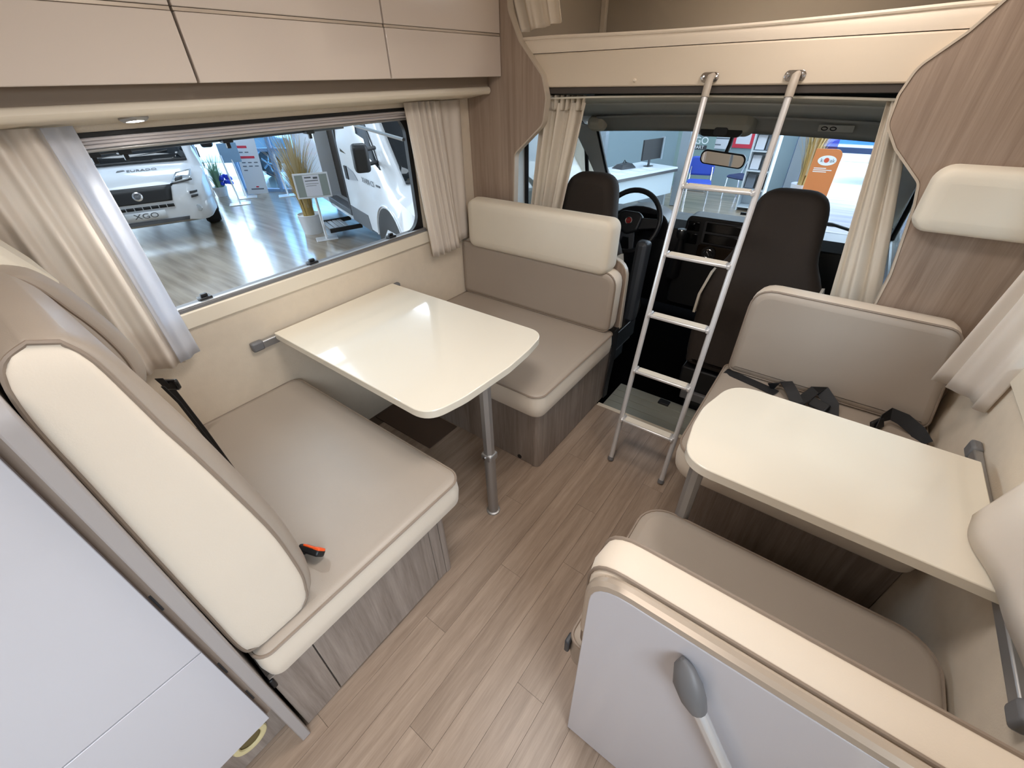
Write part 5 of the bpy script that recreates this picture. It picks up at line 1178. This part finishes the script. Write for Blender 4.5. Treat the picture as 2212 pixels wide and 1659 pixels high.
# brochure shelf
sh = tag(thing('brochure_shelf', '', ''), 'white brochure shelf with catalogues beyond the windscreen', 'shelf')
X0, X1, Y0, Y1 = -1.78, -1.36, 9.85, 10.2
box('side_panel', X0, X0+0.025, Y0, Y1, ZG+0.001, 1.0, DESKW, sh, 0.002); box('side_panel', X1-0.025, X1, Y0, Y1, ZG+0.001, 1.0, DESKW, sh, 0.002); box('back_panel', X0+0.025, X1-0.025, Y1-0.02, Y1, ZG+0.001, 1.0, DESKW, sh, 0)
for k, z in enumerate((ZG+0.08, -0.25, 0.08, 0.41, 0.74)):
    box('shelf_board', X0+0.025, X1-0.025, Y0, Y1-0.02, z-0.02, z, DESKW, sh, 0.001)
for k, z in enumerate((-0.25, 0.08, 0.41)):
    for j in range(2):
        x = X0+0.04+j*0.18
        cat = tag(MB().obox(frame((x+0.08, Y0+0.12, z+0.125), (1, 0, 0), (0, 0.25, 1)), 0.155, 0.24, 0.03).build('catalogue', [GREYP, BROWNF, MATS['paper'], DARKGR, MATS['paper'], GREYP][k*2+j], None, bevel=0.003), ['grey', 'brown', 'white', 'black', 'pale', 'mid-grey'][k*2+j]+' catalogue on the '+['lower', 'middle', 'upper'][k]+' board of the brochure shelf, '+['left', 'right'][j], 'catalogue', 'catalogues on the brochure shelf')
# orange banner and grass
ob = tag(thing('orange_banner', '', ''), 'orange display banner with white oval logo by the windscreen', 'banner')
MO = frame((-0.59, 10.7, ZG), (1, 0.15, 0), (0, 0, 1))
MB().prism(rrect(-0.22, 0.22, 0.02, 1.06, [0.01, 0.01, 0.11, 0.01]), MO, 0.03).build('sheet', plain('banner_orange', S(216, 130, 72), 0.6), ob)
MB().prism(rrect(-0.33, 0.33, -0.2, 0.2, 0.05), UP(-0.56, 10.7, ZG+0.001), 0.02).build('foot', ALU, ob)
MB().prism([(0.01+0.15*math.cos(2*PI*k/28), 0.87+0.085*math.sin(2*PI*k/28)) for k in range(28)], MO @ Matrix.Translation((0, 0, 0.031)), 0.002).build('logo_oval', LETW, ob)
MB().prism([(0.0+0.042*math.cos(2*PI*k/18), 0.875+0.042*math.sin(2*PI*k/18)) for k in range(18)], MO @ Matrix.Translation((0, 0, 0.034)), 0.002).build('logo_disc', MATS['print_orange'], ob)
text_obj('logo_letters', 'k', 0.09, MO @ Matrix.Translation((-0.075, 0.87, 0.034)), GREYP, ob, 0.001); text_obj('logo_letters', 'ak', 0.09, MO @ Matrix.Translation((0.095, 0.87, 0.034)), GREYP, ob, 0.001)
for (y, w_) in ((0.73, 0.2), (0.70, 0.30), (0.67, 0.22)): MB().prism([(-0.16, y), (-0.16+w_, y), (-0.16+w_, y+0.014), (-0.16, y+0.014)], MO @ Matrix.Translation((0, 0, 0.031)), 0.001).build('print_line', LETW, ob)
gp = tag(thing('potted_grass', '', ''), 'dry reed grass standing behind the orange banner', 'plant')
MB().lathe([(0.0, 0.0), (0.16, 0.0), (0.2, 0.33), (0.19, 0.33), (0.0, 0.29)], UP(-0.90, 11.35, ZG), 20).build('pot', POTW, gp)
grass('straw', (-0.90, 11.35, ZG+0.28), 1.75, 220, 0.35, STRAW, gp, 11, 0.02); grass('plumes', (-0.88, 11.35, ZG+0.5), 1.9, 60, 0.45, STRAW2, gp, 12, 0.04)
# blue glass partition and white caravan roof outside
pt = tag(thing('glass_partition', '', ''), 'blue tinted glass partition beside the brochure shelf', 'partition')
MB().box(-1.30, -0.55, 11.9, 11.92, ZG+0.02, 3.0).build('pane', glass('blue_glass', (0.45, 0.52, 0.80, 1), 0.1), pt)
MB().box(-0.98, -0.93, 11.88, 11.94, ZG, 3.0).build('post', VANGREY, pt)
cv = tag(thing('caravan', '', ''), 'white caravan with blue side stripe outside on the right', 'caravan')
MCv = frame((1.2, 14.6, ZG), (1, 0, 0), (0, 0, 1))
MB().prism(round_poly([(-2.2, 0.35), (2.6, 0.35), (2.6, 2.5), (-1.6, 2.5), (-2.2, 1.2)], 0.25), MCv @ Matrix.Translation((0, 0, -2.0)), 2.0).build('body', VANW, cv, bevel=0.03)
MB().prism([(-2.1, 0.75), (2.5, 0.75), (2.5, 1.25), (-1.0, 1.25)], MCv, 0.01).build('stripe', plain('stripe_blue', S(70, 130, 205), 0.5), cv)
struct(MB().box(-1.0, 4.9, 12.90, 12.97, ZG+0.75, ZG+0.86).build('trim_5', plain('bar_blue', S(60, 80, 120), 0.6), None))
